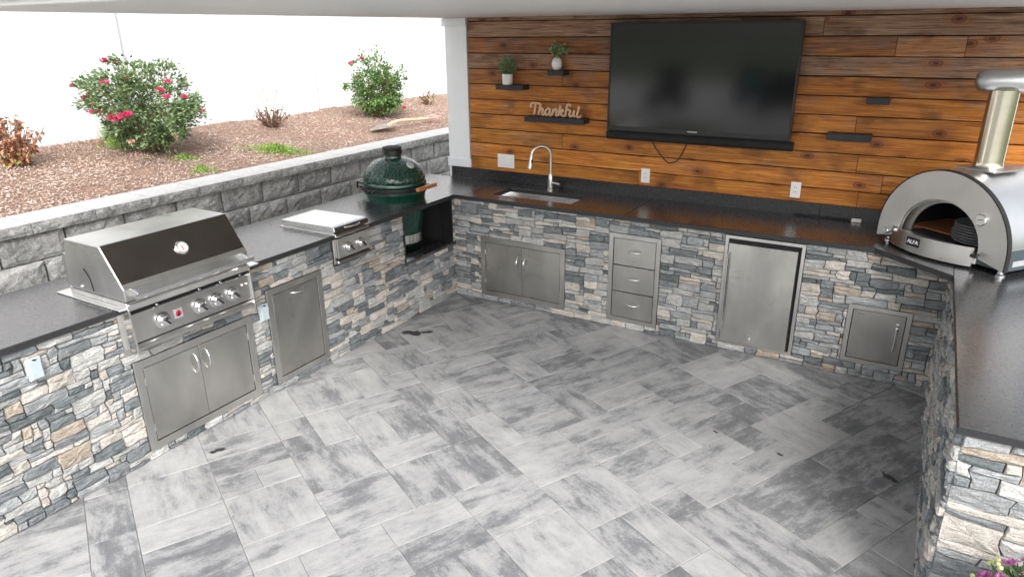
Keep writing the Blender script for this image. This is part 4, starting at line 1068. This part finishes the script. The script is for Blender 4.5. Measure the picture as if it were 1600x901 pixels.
def scatter_chips():
    q = np.random.RandomState(4); n = 80000
    y = -3.6+11.6*q.rand(n)**1.25; x = -1.63-1.72*q.rand(n)
    z = np.array([bed_z(a, b) for a, b in zip(x, y)])+.004+q.rand(n)*.016
    keep = np.ones(n, bool)
    for hx_, hy_, hr in ((-2.03, -1.56, .13), (-1.83, -2.05, .10), (-2.45, -.75, .09)):
        keep &= (np.hypot(x-hx_, y-hy_) > hr) | (q.rand(n) < .12)
    x, y, z = x[keep], y[keep], z[keep]; n = len(x)
    L = q.uniform(.008, .024, n); Wd = q.uniform(.004, .009, n); az_ = q.uniform(0, 2*pi, n); tl = q.normal(0, .20, n); rl = q.normal(0, .28, n)
    dx = np.stack([np.cos(az_)*np.cos(tl), np.sin(az_)*np.cos(tl), np.sin(tl)], 1)
    sx_ = np.stack([-np.sin(az_)*np.cos(rl), np.cos(az_)*np.cos(rl), np.sin(rl)], 1)
    c_ = np.stack([x, y, z], 1)
    V_ = np.stack([c_-dx*L[:, None]/2-sx_*Wd[:, None]/2, c_+dx*L[:, None]/2-sx_*Wd[:, None]*.3, c_+dx*L[:, None]/2*.8+sx_*Wd[:, None]/2, c_-dx*L[:, None]/2+sx_*Wd[:, None]*.4], 1).reshape(-1, 3)
    me = bpy.data.meshes.new('bark_chips'); me.vertices.add(4*n); me.loops.add(4*n); me.polygons.add(n)
    me.vertices.foreach_set('co', V_.ravel()); me.loops.foreach_set('vertex_index', np.arange(4*n)); me.polygons.foreach_set('loop_start', np.arange(0, 4*n, 4)); me.polygons.foreach_set('loop_total', np.full(n, 4))
    me.update(); me.validate(); me.materials.append(M['chips'])
    o = bpy.data.objects.new('bark_chips', me); COL.objects.link(o); o['kind'] = 'stuff'; o['label'] = 'brown bark mulch chips covering the raised bed'
scatter_chips()

# ------------------------------------------------------------------ vinyl fence
fe = empty('vinyl_fence', 'tall white vinyl privacy fence behind the rose bushes', 'fence', (-3.35, 1, 1.3))
posts = [-5.7, -3.26, -.83, 1.63, 3.93, 6.3, 8.6]
for i, y in enumerate(posts):
    make('post', MB().box((-3.37, y-.063, 1.0), (-3.245, y+.063, 3.2)), M['vinyl'], fe, bevel=.004)
    if i+1 < len(posts):
        y2 = posts[i+1]
        make('rail', MB().box((-3.325, y+.0635, 1.22), (-3.285, y2-.0635, 1.50)), M['vinyl'], fe, bevel=.003)
        make('rail', MB().box((-3.325, y+.0635, 3.02), (-3.285, y2-.0635, 3.14)), M['vinyl'], fe, bevel=.003)
        n_ = 14
        for k in range(n_):
            a = y+.064+(y2-y-.128)*k/n_; b = y+.064+(y2-y-.128)*(k+1)/n_
            make('slat', MB().box((-3.316, a+.0004, 1.5005), (-3.296, b-.0004, 3.0195)), M['vinyl'], fe, bevel=.0015)

# ------------------------------------------------------------------ planting
def ground(x, y): return bed_z(x, y)
def rose_bush(x, y, hgt, wid, nleaf, blooms, label, mat, seed, fl_group):
    r = random.Random(seed); z = ground(x, y); e_ = empty('rose_bush', label, 'rose bush', (x, y, z), group='rose bushes in the mulch bed')
    ms = MB(); ml = MB(); tips = []
    for k in range(30):
        a = 2.39996*k+r.uniform(-.2, .2); rr = (.15+.85*math.sqrt((k+.5)/30))*wid/2; hh = hgt*(r.uniform(.78, 1.0) if rr < wid*.30 else r.uniform(.30, .80))
        e1 = Vector((x+rr*cos(a), y+rr*sin(a), z+hh)); s0 = Vector((x+.03*cos(a), y+.03*sin(a), z))
        mid_ = s0.lerp(e1, .5)+Vector((rr*.25*cos(a), rr*.25*sin(a), .03))
        pts = bez([s0, mid_, e1], 6); ms.tube(pts, .005, 5, rs=[.007*(1-.75*i/len(pts)) for i in range(len(pts))]); tips.append((pts, e1))
        for b in range(9):
            q_ = pts[r.randint(3, len(pts)-1)]; d_ = rv(r); d_.z = abs(d_.z)*.7; e2 = q_+d_*r.uniform(.08, .17)
            ms.tube([q_, q_.lerp(e2, .5)+rv(r)*.008, e2], .002, 4); tips.append(([q_, e2], e2))
    cl = [t[1] for t in tips]+[t[0][r.randint(0, len(t[0])-1)] for t in tips[::2]]
    for k in range(nleaf):
        c_ = cl[r.randrange(len(cl))]; o_ = rv(r)*r.uniform(.02, .095); p_ = c_+o_
        if p_.z < z+.03: p_.z = z+.03+r.random()*.06
        d_ = (p_-Vector((x, y, z+hgt*.4))).normalized()+rv(r)*.9; d_.z -= .25
        leaf(ml, p_, d_, Vector((0, 0, 1))+rv(r)*.7, r.uniform(.030, .050), r.uniform(.022, .032))
    for (px, py, pz, R_, pale) in blooms:
        c_ = Vector((x+px, y+py, z+pz)); near = min(cl, key=lambda q_: (q_-c_).length); st_ = near if (near-c_).length < .35 else Vector((x, y, z+hgt*.3))
        pts = bez([st_, st_.lerp(c_, .5)+Vector((0, 0, .015)), c_], 4); ms.tube(pts, .0022, 4)
        for q_ in pts[2:]:
            for b in range(4): leaf(ml, q_+rv(r)*.02, rv(r), Vector((0, 0, 1))+rv(r)*.5, .035, .024)
    make('branches', ms, M['stem'], e_, recalc=False); make('foliage', ml, mat, e_, recalc=False)
    for (px, py, pz, R_, pale) in blooms:   # offsets from the base
        mbb = MB(); c_ = Vector((x+px, y+py, z+pz))
        for k in range(16):
            v_ = rv(r).normalized(); v_.z = abs(v_.z); leaf(mbb, c_+v_*R_*.2, v_+Vector((0, 0, .3)), v_.orthogonal(), R_*1.05, R_*1.0, -.2)
        make('blossom', mbb, M['rose_pale' if pale else 'rose'], e_, recalc=False)
    return e_
# directions in the picture: screen right ~ (cos, sin) of the view across the bed
sr = Vector((r2.x, r2.y, 0)).normalized(); tc_ = Vector((-fwd.x, -fwd.y, 0)).normalized()
def off(s_, f_): v_ = sr*s_+tc_*f_; return v_.x, v_.y
def bl(lst, k): return [(*off(s_, f_+.10), z_, r_*1.05, p_) for s_, f_, z_, r_, p_ in lst]
b1 = [(-.12, .2, .80, .034, 0), (-.05, .15, .79, .02, 0), (-.45, .15, .60, .028, 0), (-.34, .2, .50, .036, 0), (-.30, .2, .455, .022, 0), (-.27, .25, .52, .028, 0), (-.22, .28, .47, .02, 0),
      (-.20, .35, .40, .038, 0), (-.12, .36, .41, .040, 0), (-.05, .38, .36, .042, 0), (0.0, .38, .34, .040, 0), (.05, .38, .36, .046, 0), (.08, .37, .38, .036, 0), (-.12, .25, .62, .038, 0), (.03, .2, .66, .026, 0),
      (.30, .2, .55, .040, 0), (.35, .2, .50, .034, 0), (.36, .15, .63, .026, 0), (.48, .15, .50, .028, 0), (.60, .1, .38, .022, 0), (.10, .42, .16, .026, 1), (-.24, .3, .14, .026, 1), (.12, .4, -.0+.05, .03, 1), (.42, .3, .18, .022, 1)]
rose_bush(-2.586, -1.058, .80, .94, 7600, bl(b1, 0), 'large rose bush with many pink red blooms, left part of the mulch bed', M['rose_leaf'], 11, '')
b2 = [(-.26, .1, .66, .034, 0), (-.12, .12, .71, .034, 0), (-.36, .1, .37, .028, 0), (.36, .1, .13, .030, 0), (-.20, .1, .5, .022, 0)]
rose_bush(-2.584, 2.067, .73, .60, 4300, bl(b2, 0), 'smaller upright rose bush with few pink blooms near the white column', M['rose_leaf2'], 23, '')

def dried(x, y, hgt, wid, nst, nlf, lab, mat, seed, green=0, leafL=.05, tall=()):
    r = random.Random(seed); z = ground(x, y); e_ = empty('dried_plant', lab, 'dried plant', (x, y, z), group='dried out plants in the mulch bed')
    ms = MB(); ml = MB(); mg = MB()
    for k in range(nst):
        a = r.uniform(0, 2*pi); rr = r.uniform(.1, 1)*wid/2; hh = hgt*r.uniform(.45, 1)
        s0 = Vector((x+.3*rr*cos(a), y+.3*rr*sin(a), z)); e1 = Vector((x+rr*cos(a), y+rr*sin(a), z+hh)); pts = bez([s0, s0.lerp(e1, .5)+rv(r)*.02, e1], 4)
        ms.tube(pts, .0025, 4)
        for b in range(nlf):
            q_ = pts[r.randint(1, len(pts)-1)]; d_ = rv(r); d_.z -= .5
            leaf(mg if (green and q_.z < z+.12 and r.random() < .25) else ml, q_, d_, rv(r), r.uniform(.5, 1)*leafL, leafL*.45, .5)
    make('stems', ms, M['stem'], e_, recalc=False); make('leaves', ml, mat, e_, recalc=False)
    if mg.v: make('yellow_leaves', mg, M['yellow_leaf'], e_, recalc=False)
    if tall:
        mt = MB(); mk = MB()
        for (s_, h_) in tall:
            ox, oy = off(s_, 0); pts = bez([Vector((x, y, z)), Vector((x+ox*.5, y+oy*.5, z+h_*.6)), Vector((x+ox, y+oy, z+h_))], 5); mk.tube(pts, .002, 4)
            for q_ in pts[5:]:
                for b in range(2): leaf(mt, q_, rv(r)+Vector((0, 0, -.3)), rv(r), .045, .008, .1)
        make('shoots', mk, M['green_stem'], e_, recalc=False); make('shoot_leaves', mt, M['eucalyptus'], e_, recalc=False)
dried(-2.833, -2.083, .40, .52, 60, 11, 'withered orange brown plant with a few yellow leaves at the left edge of the bed', M['dry_leaf'], 5, 1, .062)
dried(-2.847, .562, .22, .40, 55, 8, 'low dried brown plant with thin green shoots between the two rose bushes', M['dry_leaf2'], 6, 0, .034, ((-.05, .46), (.10, .40), (-.10, .36)))
dried(-2.805, 3.394, .20, .32, 18, 6, 'small dark dried plant beside the white column', M['dry_leaf2'], 8, 1, .045)

def tuft(x, y, wid, dep, n, hgt, label, cat, seed, blade=False):
    r = random.Random(seed); mb = MB()
    for k in range(n):
        a = r.uniform(0, 2*pi); rr = abs(r.gauss(0, .55)); rr *= 1+.35*sin(3*a+seed)+.2*sin(7*a); ox, oy = off(wid*rr*cos(a), dep*rr*sin(a)); p_ = Vector((x+ox, y+oy, 0)); p_.z = ground(p_.x, p_.y)+(0 if blade else r.random()*hgt*max(.15, 1.5-rr*1.2))
        if blade: leaf(mb, p_, Vector((r.uniform(-.5, .5), r.uniform(-.5, .5), 1)), rv(r), hgt*r.uniform(.5, 1), .007, .1)
        else: leaf(mb, p_, rv(r)+Vector((0, 0, .5)), rv(r), r.uniform(.014, .028), .014, .2)
    make('grass_tuft' if blade else 'weed_patch', mb, M['weed'], recalc=False, label=label, cat=cat if blade else None, kind=None if blade else 'stuff')
tuft(-2.87, -1.20, .13, .10, 260, .24, 'tuft of long bright green grass at the left foot of the large rose bush', 'grass', 1, True)
tuft(-2.228, -.993, .12, .08, 300, .03, 'small bright green weed patch in front of the large rose bush', 'weeds', 2)
tuft(-1.801, -1.137, .13, .09, 340, .03, 'small bright green weed patch touching the retaining wall caps', 'weeds', 3)
tuft(-1.93, -.20, .30, .14, 1500, .05, 'largest bright green weed patch in the middle of the mulch bed', 'weeds', 4)
# shovel
sx0 = Vector((-1.90, 1.20, ground(-1.90, 1.20))); sh_ = empty('shovel', 'old shovel lying on the mulch beside the retaining wall cap', 'shovel', tuple(sx0))
d_ = (Vector((-1.90, 2.32, 0))-Vector((-1.90, 1.2, 0))).normalized(); zb = sx0.z+.03
P = lambda a, s_, z: Vector((sx0.x+s_, sx0.y+a, zb+z))
mb = MB(); n_ = 8; V = []
for i in range(n_+1):
    a = -.02+.30*i/n_; w_ = .11*(1-(1-i/n_)**3*.75) if i < n_ else .10
    for s_ in (-1, -.5, 0, .5, 1): V.append(P(a, s_*w_-.04*(1-i/n_), .018*s_*s_+.05*(i/n_)**2+.01))
F_ = [(i*5+k, i*5+k+1, (i+1)*5+k+1, (i+1)*5+k) for i in range(n_) for k in range(4)]
mb.add(V, F_); bo = make('blade', mb, M['shovel_steel'], sh_, recalc=False, smooth='all'); sm = bo.modifiers.new('thick', 'SOLIDIFY'); sm.thickness = .003
make('shaft', MB().tube(bez([P(.24, 0, .055), P(.45, 0, .075), P(.75, 0, .055), P(1.0, 0, .045)]), .019, 10), M['shovel_wood'], sh_, smooth=True)
make('grip', MB().tube([P(.99, 0, .045), P(1.06, -.055, .055), P(1.15, -.055, .055)], .013, 8).tube([P(.99, 0, .045), P(1.06, .055, .045), P(1.15, .055, .045)], .013, 8).tube([P(1.15, -.07, .055), P(1.15, .07, .045)], .017, 10), M['shovel_grip'], sh_, smooth=True)
# ------------------------------------------------------------------ what the dark television mirrors, far behind the camera
M['dark_cloth'] = plain('charcoal_cloth', (.015, .016, .018), .9, var=.3); M['navy_cloth'] = plain('navy_cloth', (.02, .035, .09), .9); M['teal_cloth'] = plain('teal_cloth', (.03, .25, .24), .9)
def armchair(x, y, rz, w, h, mat, label, cushion=None):
    e_ = empty('armchair', label, 'chair', (x, y, 0), rz=rz); T = WM[e_.name]
    make('seat', MB(T).box((-w/2+.12, -.35, .22), (w/2-.12, .35, .45)), mat, e_, bevel=.03); make('backrest', MB(T).box((-w/2+.10, .25, .451), (w/2-.10, .42, h)), mat, e_, bevel=.04)
    for s_ in (-1, 1): make('armrest', MB(T).box((s_*w/2-.055, -.4, .08), (s_*w/2+.055, .4, .66)), mat, e_, bevel=.02)
    for sx_ in (-1, 1):
        for sy_ in (-1, 1): make('leg', MB(T).box((sx_*w*.42-.03, sy_*.33-.03, 0), (sx_*w*.42+.03, sy_*.33+.03, .215)), M['black_satin'], e_)
    if cushion: make('cushion', MB(T).box((-.25, .10, .47), (.25, .235, .86)), cushion, e_, bevel=.04)
armchair(-3.2, -14.3, pi, .95, 1.25, M['dark_cloth'], 'charcoal armchair mirrored in the left half of the television screen')
armchair(-1.2, -16.5, pi*.8, 1.0, 1.2, M['navy_cloth'], 'navy armchair with teal cushion mirrored in the television screen', M['teal_cloth'])
armchair(.3, -14.0, pi, 1.6, 1.15, M['dark_cloth'], 'wide charcoal seat mirrored in the right half of the television screen')

# ------------------------------------------------------------------ potted mum, lower right corner
mc = Vector((4.07, -2.56, 0)); mu = empty('potted_mum', 'pink chrysanthemum in a pot at the lower right corner by the stone end wall', 'flowers', tuple(mc)); r = random.Random(9)
make('pot', MB().lathe([(.10, .0), (.12, .01), (.155, .26), (.165, .265), (.165, .29), (.150, .29), (.145, .25)], (mc.x, mc.y, 0), 36), M['pot_dark'], mu, smooth=35)
ml = MB(); cc = mc+Vector((.03, .0, .425))
for k in range(1500):
    v_ = rv(r).normalized()*r.uniform(.6, 1.0); v_.z = v_.z if v_.z > -.5 else -v_.z; q_ = cc+Vector((v_.x*.205, v_.y*.205, v_.z*.19)); leaf(ml, q_, v_+rv(r)*.8, v_+rv(r)*.5, r.uniform(.025, .045), .018)
make('foliage', ml, M['mum_leaf'], mu, recalc=False)
cnt = 0; pts_ = []
while cnt < 60 and len(pts_) < 4000:
    v_ = rv(r).normalized(); pts_.append(0)
    if v_.z < -.2: continue
    q_ = cc+Vector((v_.x*.225, v_.y*.225, v_.z*.215))
    if any((q_-b).length < .052 for b in [x for x in pts_ if x != 0]): continue
    pts_[-1] = q_; mb = MB(); a_ = v_.orthogonal().normalized(); b_ = v_.cross(a_)
    for ring_, (nn2, tlt, L_) in enumerate(((18, .15, .031), (15, .5, .026), (10, .95, .02), (6, 1.5, .013))):
        for k in range(nn2):
            t_ = 2*pi*k/nn2+ring_*.3+r.uniform(-.1, .1); d2 = a_*cos(t_)+b_*sin(t_)+v_*(tlt+r.uniform(-.1, .1)); leaf(mb, q_+v_*.002*ring_, d2, v_, L_*r.uniform(.85, 1.1), .0075, -.15)
    make('blossom', mb, M['mum_petal'], mu, recalc=False); cnt += 1
bm_ = MB()
for k in range(120):
    v_ = rv(r).normalized()
    if v_.z < -.3: continue
    q_ = cc+Vector((v_.x*.24, v_.y*.24, v_.z*.23)); q3 = v_.to_track_quat('Z', 'Y').to_matrix().to_4x4(); q3.translation = q_
    T3 = q3; o_ = MB(T3).lathe([(.004, -.006), (.0085, 0), (.0075, .005), (.002, .009)], n=8); bm_.f += [tuple(i+len(bm_.v) for i in f) for f in o_.f]; bm_.v += o_.v
make('buds', bm_, M['mum_bud'], mu, recalc=False, smooth=True, kind='stuff')
